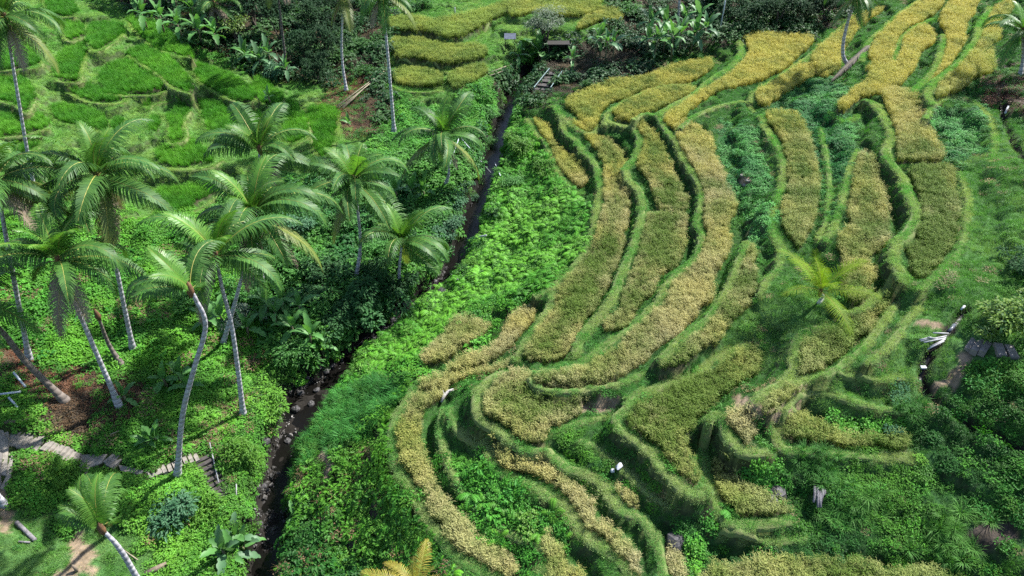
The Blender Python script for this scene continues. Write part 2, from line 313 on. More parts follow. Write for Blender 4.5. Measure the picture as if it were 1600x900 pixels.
STREAM = [(420,960,-40.2),(425,900,-40.1),(428,850,-40.0),(431,790,-39.9),(440,730,-39.8),(462,680,-39.7),(490,635,-39.5),(522,592,-39.3),(560,550,-39.1),(618,512,-38.9),(668,472,-38.7),(704,430,-38.5),(728,390,-38.3),(742,350,-38.1),(755,300,-37.7),(768,260,-37.4),(778,225,-37.1),(788,190,-36.8),(800,160,-36.5),(815,135,-36.2),(835,110,-35.9)]
# every young plot on the left slope keeps a grassy lip along its lower side
for _k, _t in PADDY.items():
    if _k[0] == 'L' and _k not in ('L2', 'L8', 'L9', 'L17', 'L18'):
        _P = _t[3]; _n = len(_P)
        _a = min(range(_n), key=lambda i: _P[i][0]); _b = max(range(_n), key=lambda i: _P[i][0])
        _c1 = [_P[(_a + i) % _n] for i in range((_b - _a) % _n + 1)]
        _c2 = [_P[(_a - i) % _n] for i in range((_a - _b) % _n + 1)]
        _c = max((_c1, _c2), key=lambda c: sum(p[1] for p in c) / len(c))
        if len(_c) >= 2: BUND.append((_k, .42, [(x, y + 4) for x, y in _c]))
# ------------------------------------------------------------------ ground model
H = 0.25
GX = np.arange(-76, 84 + H / 2, H)
GY = np.arange(5, 131 + H / 2, H)
XX, YY = np.meshgrid(GX, GY)
LV = lambda z: np.asarray(z, float) + CAM_H

ctrl = [on_plane(px, py, LV(z)) for px, py, z in SPOTS]
for k, (z, ripe, mid, poly, lab) in PADDY.items():
    P = np.asarray(poly, float)
    for q in P[::max(1, len(P) // 6)]:
        ctrl.append(on_plane(q[0], q[1], LV(z)))
SW = np.array([on_plane(a, b, LV(c - .6)) for a, b, c in STREAM])
for p in SW[::2]:
    ctrl.append(p + [0, 0, 2.3])
ctrl += [np.array(p, float) for p in [(-95, 10, 12), (-95, 60, 14), (-90, 110, 15), (-40, 150, 13), (10, 150, 11), (60, 150, 14), (100, 110, 18), (100, 60, 16), (90, 10, 11), (40, -5, 4), (0, -5, 1), (-40, -5, 5)]]
ctrl = np.array(ctrl)

def tps_fit(P, z, lam):
    n = len(P)
    r2 = ((P[:, None] - P[None]) ** 2).sum(-1)
    K = 0.5 * r2 * np.log(r2 + 1e-9)
    A = np.zeros((n + 3, n + 3))
    A[:n, :n] = K + lam * np.eye(n)
    A[:n, n] = 1; A[:n, n + 1:] = P
    A[n, :n] = 1; A[n + 1:, :n] = P.T
    return np.linalg.solve(A, np.concatenate([z, np.zeros(3)]))

def tps_eval(P, w, X, Y):
    out = np.full(X.shape, w[len(P)]) + w[len(P) + 1] * X + w[len(P) + 2] * Y
    for i, (a, b) in enumerate(P):
        r2 = (X - a) ** 2 + (Y - b) ** 2
        out += w[i] * 0.5 * r2 * np.log(r2 + 1e-9)
    return out

TW = tps_fit(ctrl[:, :2], ctrl[:, 2], 2.0)
S = 4
base_c = tps_eval(ctrl[:, :2], TW, XX[::S, ::S], YY[::S, ::S])

def upsample(a, shape):
    ny, nx = shape
    yi = np.clip(np.arange(ny) / ((ny - 1) / (a.shape[0] - 1)), 0, a.shape[0] - 1)
    xi = np.clip(np.arange(nx) / ((nx - 1) / (a.shape[1] - 1)), 0, a.shape[1] - 1)
    y0 = np.minimum(yi.astype(int), a.shape[0] - 2); x0 = np.minimum(xi.astype(int), a.shape[1] - 2)
    fy = (yi - y0)[:, None]; fx = (xi - x0)[None]
    return (a[y0][:, x0] * (1 - fy) * (1 - fx) + a[y0 + 1][:, x0] * fy * (1 - fx) + a[y0][:, x0 + 1] * (1 - fy) * fx + a[y0 + 1][:, x0 + 1] * fy * fx)

BASE = upsample(base_c, XX.shape)

def line_dist(line, X, Y, reach):
    """distance to a 2D polyline, and how far along it, for grid cells within reach"""
    D = np.full(X.shape, 1e9); T = np.zeros(X.shape)
    L = np.asarray(line, float)
    acc = 0
    for (ax, ay), (bx, by) in zip(L[:-1, :2], L[1:, :2]):
        i0, i1 = np.searchsorted(GX, [min(ax, bx) - reach, max(ax, bx) + reach])
        j0, j1 = np.searchsorted(GY, [min(ay, by) - reach, max(ay, by) + reach])
        sl = (slice(j0, j1), slice(i0, i1))
        x, y = X[sl], Y[sl]
        dx, dy = bx - ax, by - ay
        l2 = dx * dx + dy * dy + 1e-9
        t = np.clip(((x - ax) * dx + (y - ay) * dy) / l2, 0, 1)
        d = np.hypot(x - ax - t * dx, y - ay - t * dy)
        m = d < D[sl]
        D[sl] = np.where(m, d, D[sl]); T[sl] = np.where(m, acc + t * math.sqrt(l2), T[sl])
        acc += math.sqrt(l2)
    return D, T

PID = np.zeros(XX.shape, int)              # paddy number per cell (1..)
BID = np.zeros(XX.shape, int)              # bund number per cell (1..)
FIX = np.full(XX.shape, np.nan)
PK = list(PADDY)
PWORLD = {}
for n in sorted(range(len(PK)), key=lambda i: PADDY[PK[i]][0]):
    z, ripe, mid, poly, lab = PADDY[PK[n]]
    W = smooth_loop(on_plane(*np.asarray(poly, float).T, LV(z))[:, :2], 3)
    PWORLD[PK[n]] = W
    i0, i1 = np.searchsorted(GX, [W[:, 0].min(), W[:, 0].max()])
    j0, j1 = np.searchsorted(GY, [W[:, 1].min(), W[:, 1].max()])
    sl = (slice(j0, j1 + 1), slice(i0, i1 + 1))
    wob = 0.25
    m = pip(W, XX[sl] + wob * (vnoise(XX[sl] * 1.1, YY[sl] * 1.1, 3) - .5), YY[sl] + wob * (vnoise(XX[sl] * 1.1, YY[sl] * 1.1, 5) - .5))
    PID[sl][m] = n + 1
    FIX[sl][m] = LV(z)
BLINE = []
BUND = [t if len(t) == 4 else t + (PADDY[t[0]][0],) for t in BUND]
for b, (k, w, line, zb) in enumerate(BUND):
    z = LV(zb)
    Lw = smooth_line(on_plane(*np.asarray(line, float).T, z + .12)[:, :2], 5)
    BLINE.append(Lw)
    D, T = line_dist(Lw, XX, YY, 1.5)
    ww = w * (0.85 + 0.5 * vnoise(XX * .7, YY * .7, 9))
    m = (D < ww / 2) & (~(FIX > z + 0.35))
    FIX[m] = z + 0.12
    BID[m] = b + 1
    PID[m] = 0

# relax the unknown ground (banks and risers) between the level paddies
RES = np.where(np.isnan(FIX), np.nan, FIX - BASE)
def relax(res0, fixv, its, screen):
    known = ~np.isnan(fixv)
    r = np.where(known, np.nan_to_num(fixv), res0)
    for _ in range(its):
        p = np.pad(r, 1, mode='edge')
        a = (p[:-2, 1:-1] + p[2:, 1:-1] + p[1:-1, :-2] + p[1:-1, 2:]) / (4 + screen)
        r = np.where(known, r, a)
    return r
def coarse(fixv, s):
    ny, nx = (fixv.shape[0] // s) * s, (fixv.shape[1] // s) * s
    b = fixv[:ny, :nx].reshape(ny // s, s, nx // s, s)
    k = ~np.isnan(b)
    c = k.sum((1, 3))
    v = np.nansum(np.where(k, b, 0), (1, 3)) / np.maximum(c, 1)
    return np.where(c > 0, v, np.nan)
f8, f2 = coarse(RES, 8), coarse(RES, 2)
r8 = relax(np.zeros(f8.shape), f8, 120, 0.10)
r2 = relax(upsample(r8, f2.shape), f2, 90, 0.007)
r1 = relax(upsample(r2, RES.shape), RES, 50, 0.0018)
ZZ = BASE + r1
free = np.isnan(FIX)
# terrace banks are steep just under the bund and flatten out towards the foot
def spread(a, op, n):
    for _ in range(n):
        p = np.pad(a, 1, mode='edge')
        a = op.reduce([a, p[:-2, 1:-1], p[2:, 1:-1], p[1:-1, :-2], p[1:-1, 2:]])
    return a
lo = spread(np.where(free, 1e6, FIX), np.minimum, 8); hi = spread(np.where(free, -1e6, FIX), np.maximum, 8)
okb = (lo < 1e5) & (hi > -1e5) & (hi - lo > .45) & free
tb = np.clip((ZZ - lo) / np.where(okb, hi - lo, 1), 0, 1)
wb = okb.astype(float)
for _ in range(3):
    p = np.pad(wb, 1, mode='edge'); wb = np.where(free, (p[:-2, 1:-1] + p[2:, 1:-1] + p[1:-1, :-2] + p[1:-1, 2:]) / 4, 0)
ZZ = np.where(okb, ZZ + wb * (lo + (hi - lo) * tb ** np.where(hi - lo > 1.7, 1.35, 2.2) - ZZ), ZZ)
rough = (fbm(XX * .35, YY * .35, 21, 4) - .5) * 1.0 + (fbm(XX * 1.3, YY * 1.3, 33, 2) - .5) * .5
# distance-like softening so lumps fade out next to the paddies
fr = free.astype(float)
for _ in range(4):
    p = np.pad(fr, 1, mode='edge')
    fr = np.minimum(fr, (p[:-2, 1:-1] + p[2:, 1:-1] + p[1:-1, :-2] + p[1:-1, 2:]) / 4)
ZZ = ZZ + rough * fr
ZZ = np.where((PID > 0), ZZ + (fbm(XX * 2, YY * 2, 8, 2) - .5) * .05, ZZ)

# the stream has cut a steep little gully
SL = smooth_line(SW, 5)
SL[:, 0] += (fbm(np.arange(len(SL)) * .35, np.zeros(len(SL)), 5, 2) - .5) * 1.5
SD, ST = line_dist(SL, XX, YY, 7)
seg = np.concatenate([[0], np.cumsum(np.hypot(*np.diff(SL[:, :2], axis=0).T))])
SZ = np.interp(ST, seg, SL[:, 2])
hw = 0.45 + 0.42 * fbm(ST * .35, ST * 0 + 2, 4, 2)
# up-valley the gully narrows to a dark slot
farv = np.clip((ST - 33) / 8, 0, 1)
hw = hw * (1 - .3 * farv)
# the bed is wider at the gravel bar
bar = np.exp(-((ST - np.interp(6.3, np.arange(len(SW)), np.concatenate([[0], np.cumsum(np.hypot(*np.diff(SW[:, :2], axis=0).T))]))) / 3.0) ** 2)
hw = hw + 1.0 * bar
tt = np.clip((SD - hw) / (.75 + .6 * vnoise(XX, YY, 2) + .7 * farv * vnoise(XX * .6, YY * .6, 12)), 0, 1)
tt = tt * tt * (3 - 2 * tt)
bed = SZ - 0.28 + (fbm(XX * 1.5, YY * 1.5, 44, 3) - .42) * .55
bed = bed - 1.1 * farv
ZZ = np.where(SD < 6, bed * (1 - tt) + np.maximum(ZZ, bed) * tt, ZZ)

def zat(x, y, G=None):
    G = ZZ if G is None else G
    x = np.asarray(x, float); y = np.asarray(y, float)
    fx = np.clip((x - GX[0]) / H, 0, len(GX) - 1.001); fy = np.clip((y - GY[0]) / H, 0, len(GY) - 1.001)
    i, j = fx.astype(int), fy.astype(int)
    u, v = fx - i, fy - j
    return G[j, i] * (1 - u) * (1 - v) + G[j, i + 1] * u * (1 - v) + G[j + 1, i] * (1 - u) * v + G[j + 1, i + 1] * u * v

def cell(x, y, G):
    i = np.clip(np.rint((np.asarray(x) - GX[0]) / H).astype(int), 0, len(GX) - 1)
    j = np.clip(np.rint((np.asarray(y) - GY[0]) / H).astype(int), 0, len(GY) - 1)
    return G[j, i]

def ground(px, py):
    """first point of the ground along a photo ray"""
    d = ray(px, py)
    t = 20.0
    while t < 160:
        p = d * t
        if CAM_H + p[2] < zat(p[0], p[1]):
            lo, hi = t - .25, t
            for _ in range(12):
                m = (lo + hi) / 2
                q = d * m
                if CAM_H + q[2] < zat(q[0], q[1]): hi = m
                else: lo = m
            q = d * hi
            return np.array([q[0], q[1], float(zat(q[0], q[1]))])
        t += .25
    q = d * 110
    return np.array([q[0], q[1], float(zat(q[0], q[1]))])
# water ditches along the right side of the hill: shallow cuts in the ground
DITCH = [[(1512,478),(1498,497),(1478,520),(1457,545),(1445,575),(1450,603),(1475,630),(1510,655),(1560,680),(1640,708)],
         [(1560,130),(1570,180),(1583,213),(1600,240),(1620,262)]]
DLINE = []
for ln in DITCH:
    Lw = smooth_line(np.array([ground(*p) for p in ln]), 5)
    DLINE.append(Lw)
DDIST = np.full(XX.shape, 1e9)
for Lw in DLINE:
    D, T = line_dist(Lw, XX, YY, 2)
    DDIST = np.minimum(DDIST, D)
ZZ = ZZ - 0.55 * np.clip(1.35 - DDIST / .32, 0, 1)

# ------------------------------------------------------------------ ground cover map: region of the slope -> kind of growth
REGION = [
 ('leafy', [(-900,-400),(2500,-400),(2500,1500),(-900,1500)]),
 ('pale', [(-400,-300),(140,-300),(190,10),(300,90),(420,112),(560,150),(600,210),(560,270),(500,260),(330,335),(0,340),(-400,340)]),
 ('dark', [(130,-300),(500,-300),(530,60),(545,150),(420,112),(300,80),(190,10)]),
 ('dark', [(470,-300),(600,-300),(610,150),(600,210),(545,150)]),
 ('vine', [(-400,335),(330,335),(400,400),(400,570),(200,570),(-400,560)]),
 ('broad', [(330,330),(560,260),(780,200),(740,400),(520,560),(440,600),(400,570),(400,400)]),
 ('bright', [(-400,565),(450,565),(470,640),(420,1000),(-400,1000)]),
 ('lawn', [(-400,780),(30,800),(110,820),(200,815),(250,860),(270,1000),(-400,1000)]),
 ('litter', [(-60,530),(60,560),(190,580),(240,600),(230,650),(195,655),(150,690),(105,690),(80,650),(40,600)]),
 ('fern', [(830,195),(870,290),(925,330),(920,400),(840,455),(700,500),(620,570),(500,650),(560,560),(740,400),(770,280),(780,200)]),
 ('mixed', [(500,650),(620,570),(655,600),(612,690),(640,780),(720,880),(760,1000),(400,1000),(430,760)]),
 ('reed', [(500,615),(600,570),(640,605),(575,690),(470,725),(480,650)]),
 ('bank', [(815,165),(900,130),(1150,50),(1360,0),(2000,-300),(2000,430),(1450,560),(1230,720),(1100,800),(1060,1000),(760,1000),(612,690),(650,600),(835,458),(920,400),(915,330),(870,290)]),
 ('lawn', [(1470,270),(1560,200),(2000,250),(2000,470),(1440,640),(1250,650),(1330,560),(1420,470)]),
 ('lawn', [(1110,575),(1200,440),(1290,430),(1300,520),(1240,520),(1240,570),(1190,560)]),
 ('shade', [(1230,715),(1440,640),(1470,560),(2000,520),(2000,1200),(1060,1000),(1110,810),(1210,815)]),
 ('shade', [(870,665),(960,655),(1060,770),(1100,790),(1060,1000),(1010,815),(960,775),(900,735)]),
 ('leafy', [(690,700),(770,730),(800,760),(880,800),(900,840),(850,900),(790,860),(720,790)]),
 ('pale', [(600,-300),(960,-300),(970,40),(900,60),(780,110),(700,170),(612,150)]),
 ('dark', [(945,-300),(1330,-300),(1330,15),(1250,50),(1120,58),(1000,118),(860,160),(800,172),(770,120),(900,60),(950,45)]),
 ('scrub', [(1110,190),(1190,190),(1215,330),(1180,370),(1150,330),(1130,240)]),
 ('scrub', [(1200,130),(1300,125),(1330,180),(1350,240),(1300,350),(1275,300),(1270,200),(1210,170)]),
 ('scrub', [(1440,170),(1540,160),(1560,230),(1500,260),(1470,235)]),
 ('litter', [(1530,130),(1600,110),(1640,170),(1570,175)]),
 ('litter', [(490,170),(560,110),(600,200),(570,215)]),
]
RN = ['leafy', 'pale', 'dark', 'vine', 'broad', 'bright', 'lawn', 'litter', 'fern', 'mixed', 'reed', 'bank', 'shade', 'scrub']
PXG, PYG, PZC = project(np.stack([XX, YY, ZZ], -1))
wa = 75 * np.clip(45 / PZC, .3, 1.3)
wobx = PXG + wa * (fbm(XX * .4, YY * .4, 60, 4) - .5) * 1.3 + rng.normal(0, 5, XX.shape)
woby = PYG + wa * (fbm(XX * .4, YY * .4, 61, 4) - .5) + rng.normal(0, 4, XX.shape)
RC = np.zeros(XX.shape, int)
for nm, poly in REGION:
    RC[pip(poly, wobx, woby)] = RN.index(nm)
# grassy slopes step down in small old ledges that follow the contour
stepw = np.array([{'bank': .9, 'lawn': .35, 'shade': .6, 'pale': 1.0, 'scrub': .9}.get(n, 0) for n in RN])[RC]
stepw = stepw * (PID == 0) * (BID == 0)
for _ in range(4):
    p_ = np.pad(stepw, 1, mode='edge'); stepw = np.minimum(stepw, (p_[:-2, 1:-1] + p_[2:, 1:-1] + p_[1:-1, :-2] + p_[1:-1, 2:]) / 4 + .02)
step_h = np.where(RC == RN.index('pale'), .8, .75) + .25 * vnoise(XX * .06, YY * .06, 3)
ph = ZZ + .5 * (fbm(XX * .22, YY * .22, 170, 3) - .5)
fr_ = ph / step_h - np.floor(ph / step_h)
st_ = np.clip((fr_ - .62) / .38, 0, 1); st_ = st_ * st_ * (3 - 2 * st_)
ZZ = ZZ + stepw * (st_ - fr_) * step_h
# leafy ground is lumpy: hummocks of growth
lump = np.clip(1.25 * fbm(XX * .75, YY * .75, 150, 3) - .25, 0, 1) ** 1.5
amp = np.array([{'fern': .95, 'vine': .75, 'mixed': .8, 'broad': .9, 'bright': .6, 'leafy': .6, 'shade': .18, 'scrub': .3, 'reed': .5, 'dark': .6}.get(n, 0) for n in RN])[RC]
amp = amp * (PID == 0) * (BID == 0) * np.clip((SD - hw - .6) / 1.2, 0, 1)
for _ in range(5):
    p_ = np.pad(amp, 1, mode='edge'); amp = np.minimum(amp, (p_[:-2, 1:-1] + p_[2:, 1:-1] + p_[1:-1, :-2] + p_[1:-1, 2:]) / 4 + .02)
ZZ = ZZ + amp * (lump - .3)
SLOPE = np.hypot(*np.gradient(ZZ, H))
DIRT = np.zeros(XX.shape)                     # bare trodden earth (1 pale, 2 dark)
def bare(poly_or_line, width=None, v=1):
    if width is None:
        DIRT[pip(poly_or_line, PXG, PYG)] = 1
    else:
        L = np.array([ground(*p) for p in poly_or_line])
        D, _ = line_dist(smooth_line(L, 4), XX, YY, 3)
        DIRT[D < width * (.6 + .8 * vnoise(XX * 1.3, YY * 1.3, 71))] = v
bare([(118,850),(130,868),(112,890),(100,930)], .55)
bare([(85,905),(115,888),(140,893)], .4)
bare([(0,770),(8,800),(5,830)], .4)
bare([(1500,555),(1512,562),(1490,590),(1470,600)], .35)
bare([(1436,590),(1452,612)], .3)
bare([(1440,505),(1462,507)], .35)
bare([(500,700),(512,740),(500,790)], .25)
bare([(545,850),(560,880)], .5, 2)
bare([(580,790),(590,810)], .35, 2)
bare([(1520,850),(1580,830)], .5, 2)
bare([(1160,275),(1165,295)], .35)
bare([(1255,610),(1230,640),(1180,640),(1150,620)], .3)
bare([(915,640),(960,632)], .25)

# ------------------------------------------------------------------ mesh and material helpers
class MB:
    def __init__(s):
        s.v, s.f, s.n = [], [], 0
        s.att = []
    def add(s, v, f, a=None):
        v = np.asarray(v, float)
        s.v.append(v); s.f += [tuple(i + s.n for i in q) for q in f]
        s.att.append(np.zeros(len(v)) if a is None else np.broadcast_to(np.asarray(a, float), (len(v),)))
        s.n += len(v)
    def box(s, c, size, rot=None):
        x, y, z = np.asarray(size) / 2
        v = np.array([(i * x, j * y, k * z) for k in (-1, 1) for j in (-1, 1) for i in (-1, 1)])
        if rot is not None: v = v @ np.array(rot).T
        s.add(v + np.asarray(c), [(0, 2, 3, 1), (4, 5, 7, 6), (0, 1, 5, 4), (2, 6, 7, 3), (0, 4, 6, 2), (1, 3, 7, 5)])
    def tube(s, pts, rad, sides=8, cap=True, jit=0):
        pts = np.asarray(pts, float); n = len(pts)
        rad = np.broadcast_to(np.asarray(rad, float), (n,))
        t = np.gradient(pts, axis=0); t /= np.linalg.norm(t, axis=1)[:, None] + 1e-9
        up = np.array([0, 0, 1.0]) if abs(t[0, 2]) < .9 else np.array([1.0, 0, 0])
        vs = []
        for i in range(n):
            a = np.cross(t[i], up); a /= np.linalg.norm(a) + 1e-9
            b = np.cross(t[i], a)
            for k in range(sides):
                th = 2 * math.pi * k / sides
                r = rad[i] * (1 + jit * (random.random() - .5))
                vs.append(pts[i] + r * (a * math.cos(th) + b * math.sin(th)))
        fs = [(i * sides + k, i * sides + (k + 1) % sides, (i + 1) * sides + (k + 1) % sides, (i + 1) * sides + k) for i in range(n - 1) for k in range(sides)]
        if cap: fs += [tuple(range(sides))[::-1], tuple((n - 1) * sides + k for k in range(sides))]
        s.add(vs, fs)
    def mesh(s, name, mat=None, smooth=False):
        me = bpy.data.meshes.new(name)
        me.from_pydata(np.concatenate(s.v).tolist(), [], s.f)
        at = me.attributes.new('h', 'FLOAT', 'POINT')
        at.data.foreach_set('value', np.concatenate(s.att).astype(np.float32))
        if mat: me.materials.append(mat)
        if smooth: me.polygons.foreach_set('use_smooth', [True] * len(me.polygons))
        me.update()
        return me
    def build(s, name, mat, parent=None, smooth=False, loc=None):
        return link(name, s.mesh(name, mat, smooth), parent, loc)

def link(name, data, parent=None, loc=None, rot=None, scale=None):
    o = bpy.data.objects.new(name, data)
    COL.objects.link(o)
    if parent is not None: o.parent = parent
    if loc is not None: o.location = loc
    if rot is not None: o.rotation_euler = rot
    if scale is not None: o.scale = (scale,) * 3 if np.isscalar(scale) else scale
    return o

def tag(o, label=None, cat=None, group=None, kind=None):
    if label: o['label'] = label
    if cat: o['category'] = cat
    if group: o['group'] = group
    if kind: o['kind'] = kind
    return o

def node(nt, t, **kw):
    n = nt.nodes.new(t)
    for k, v in kw.items(): setattr(n, k, v)
    return n

def new_mat(name):
    m = bpy.data.materials.new(name); m.use_nodes = True
    nt = m.node_tree
    for n in list(nt.nodes): nt.nodes.remove(n)
    return m, nt, node(nt, 'ShaderNodeOutputMaterial')

def mixrgb(nt, a, b, fac, mode='MIX'):
    n = node(nt, 'ShaderNodeMix', data_type='RGBA', blend_type=mode)
    for sock, v in ((n.inputs['Factor'], fac), (n.inputs['A'], a), (n.inputs['B'], b)):
        if isinstance(v, bpy.types.NodeSocket): nt.links.new(v, sock)
        elif isinstance(v, (int, float)): sock.default_value = v
        else: sock.default_value = (*v, 1)
    return n.outputs['Result']

def mapr(nt, v, a, b, c, d):
    n = node(nt, 'ShaderNodeMapRange')
    nt.links.new(v, n.inputs['Value'])
    for k, x in zip(('From Min', 'From Max', 'To Min', 'To Max'), (a, b, c, d)): n.inputs[k].default_value = x
    return n.outputs['Result']

def noise_tex(nt, scale, detail=4, coord='Object', rough=.55):
    tc = node(nt, 'ShaderNodeTexCoord'); n = node(nt, 'ShaderNodeTexNoise')
    nt.links.new(tc.outputs[coord], n.inputs['Vector'])
    n.inputs['Scale'].default_value = scale; n.inputs['Detail'].default_value = detail; n.inputs['Roughness'].default_value = rough
    return n.outputs['Fac']

def leaf_shader(nt, out, color, rough=.5, trans=.3, spec=.35, tcol=None):
    p = node(nt, 'ShaderNodeBsdfPrincipled')
    nt.links.new(color, p.inputs['Base Color'])
    p.inputs['Roughness'].default_value = rough; p.inputs['Specular IOR Level'].default_value = spec
    tr = node(nt, 'ShaderNodeBsdfTranslucent')
    c2 = mixrgb(nt, color, tcol or (1.25, 1.35, .6), 1.0, 'MULTIPLY')
    nt.links.new(c2, tr.inputs['Color'])
    mx = node(nt, 'ShaderNodeMixShader'); mx.inputs[0].default_value = trans
    nt.links.new(p.outputs[0], mx.inputs[1]); nt.links.new(tr.outputs[0], mx.inputs[2])
    nt.links.new(mx.outputs[0], out.inputs['Surface'])

def cover_mat(name, tip=(1.35, 1.3, .9), trans=.3, rough=.5, spec=.3):
    """growth whose colour is carried by each plant ('col'), a little paler towards the blade tips"""
    m, nt, out = new_mat(name)
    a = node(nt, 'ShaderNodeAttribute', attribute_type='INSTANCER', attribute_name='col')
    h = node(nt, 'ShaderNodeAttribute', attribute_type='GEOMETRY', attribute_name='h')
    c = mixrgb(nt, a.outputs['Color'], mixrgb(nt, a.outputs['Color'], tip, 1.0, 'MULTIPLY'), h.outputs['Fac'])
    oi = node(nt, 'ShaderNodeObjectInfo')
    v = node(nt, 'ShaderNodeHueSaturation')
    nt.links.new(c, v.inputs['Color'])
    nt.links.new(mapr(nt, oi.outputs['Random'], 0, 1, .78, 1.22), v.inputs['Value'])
    leaf_shader(nt, out, v.outputs['Color'], rough, trans, spec)
    return m

def rice_mat():
    m, nt, out = new_mat('rice')
    a = node(nt, 'ShaderNodeAttribute', attribute_type='INSTANCER', attribute_name='col')
    h = node(nt, 'ShaderNodeAttribute', attribute_type='GEOMETRY', attribute_name='h')
    oi = node(nt, 'ShaderNodeObjectInfo')
    # col.r = ripeness, col.g = dryness of the straw
    sp = node(nt, 'ShaderNodeSeparateColor'); nt.links.new(a.outputs['Color'], sp.inputs[0])
    add = node(nt, 'ShaderNodeMath', operation='MULTIPLY_ADD')
    nt.links.new(h.outputs['Fac'], add.inputs[0]); add.inputs[1].default_value = .55
    sub = node(nt, 'ShaderNodeMath', operation='ADD'); nt.links.new(sp.outputs[0], sub.inputs[0])
    nt.links.new(mapr(nt, oi.outputs['Random'], 0, 1, -.62, -.08), sub.inputs[1])
    nt.links.new(sub.outputs[0], add.inputs[2])
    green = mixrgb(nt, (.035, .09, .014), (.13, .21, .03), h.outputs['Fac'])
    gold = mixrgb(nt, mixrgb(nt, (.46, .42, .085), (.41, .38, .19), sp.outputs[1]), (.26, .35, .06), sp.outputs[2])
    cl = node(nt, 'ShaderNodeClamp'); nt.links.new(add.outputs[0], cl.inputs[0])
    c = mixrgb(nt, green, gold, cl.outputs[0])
    leaf_shader(nt, out, c, .6, .3, .2, (1.2, 1.15, .7))
    return m

def plain_mat(name, c1, c2, scale, rough=.8, bump=.3, bscale=None, coord='Object', spec=.3):
    m, nt, out = new_mat(name)
    p = node(nt, 'ShaderNodeBsdfPrincipled')
    f = noise_tex(nt, scale, 5, coord)
    nt.links.new(mixrgb(nt, c1, c2, mapr(nt, f, .35, .65, 0, 1)), p.inputs['Base Color'])
    p.inputs['Roughness'].default_value = rough; p.inputs['Specular IOR Level'].default_value = spec
    if bump:
        b = node(nt, 'ShaderNodeBump'); b.inputs['Strength'].default_value = bump; b.inputs['Distance'].default_value = .05
        nt.links.new(noise_tex(nt, bscale or scale * 3, 4, coord), b.inputs['Height'])
        nt.links.new(b.outputs[0], p.inputs['Normal'])
    nt.links.new(p.outputs[0], out.inputs['Surface'])
    return m

def foliage_mat(name, c1, c2, trans=.28, rough=.42, spec=.4, scale=1.2):
    m, nt, out = new_mat(name)
    oi = node(nt, 'ShaderNodeObjectInfo')
    g = node(nt, 'ShaderNodeNewGeometry')
    f = mixrgb(nt, c1, c2, g.outputs['Random Per Island'])
    f2 = mixrgb(nt, f, c2, mapr(nt, noise_tex(nt, scale, 3), .45, .65, 0, .8))
    v = node(nt, 'ShaderNodeHueSaturation'); nt.links.new(f2, v.inputs['Color'])
    nt.links.new(mapr(nt, oi.outputs['Random'], 0, 1, .8, 1.2), v.inputs['Value'])
    leaf_shader(nt, out, v.outputs['Color'], rough, trans, spec)
    return m

# ------------------------------------------------------------------ the ground sheet
m_ground, nt, out = new_mat('ground')
p = node(nt, 'ShaderNodeBsdfPrincipled'); p.inputs['Roughness'].default_value = .9; p.inputs['Specular IOR Level'].default_value = .15
att = node(nt, 'ShaderNodeAttribute', attribute_name='soil')
n1, n2 = noise_tex(nt, 1.6, 6), noise_tex(nt, 9, 4)
c = mixrgb(nt, att.outputs['Color'], mixrgb(nt, att.outputs['Color'], (.5, .5, .45), 1.0, 'MULTIPLY'), mapr(nt, n1, .4, .65, 0, 1))
c = mixrgb(nt, c, mixrgb(nt, c, (1.5, 1.4, 1.2), 1.0, 'MULTIPLY'), mapr(nt, n2, .5, .75, 0, 1))
nt.links.new(c, p.inputs['Base Color'])
b = node(nt, 'ShaderNodeBump'); b.inputs['Strength'].default_value = .6; b.inputs['Distance'].default_value = .12
nt.links.new(noise_tex(nt, 6, 6), b.inputs['Height']); nt.links.new(b.outputs[0], p.inputs['Normal'])
nt.links.new(p.outputs[0], out.inputs['Surface'])

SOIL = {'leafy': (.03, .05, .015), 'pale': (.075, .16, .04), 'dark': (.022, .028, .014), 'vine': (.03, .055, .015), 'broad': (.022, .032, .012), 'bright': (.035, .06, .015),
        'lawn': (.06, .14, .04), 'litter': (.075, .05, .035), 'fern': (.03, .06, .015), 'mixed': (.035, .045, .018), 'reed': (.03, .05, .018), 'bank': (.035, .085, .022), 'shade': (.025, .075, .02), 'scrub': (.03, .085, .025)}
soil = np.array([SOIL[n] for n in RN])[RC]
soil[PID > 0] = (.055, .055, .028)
soil[BID > 0] = (.09, .12, .035)
steep = np.clip((SLOPE - 1.0) / .8, 0, 1) * (BID == 0) * (PID == 0)
soil = soil * (1 - steep[..., None] * .6) + np.array((.05, .042, .028)) * steep[..., None] * .6
soil[DIRT == 1] = (.22, .17, .12)
soil[DIRT == 2] = (.055, .045, .037)
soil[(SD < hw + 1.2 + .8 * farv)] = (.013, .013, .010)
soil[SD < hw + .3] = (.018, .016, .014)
soil[DDIST < .3] = (.016, .014, .011)

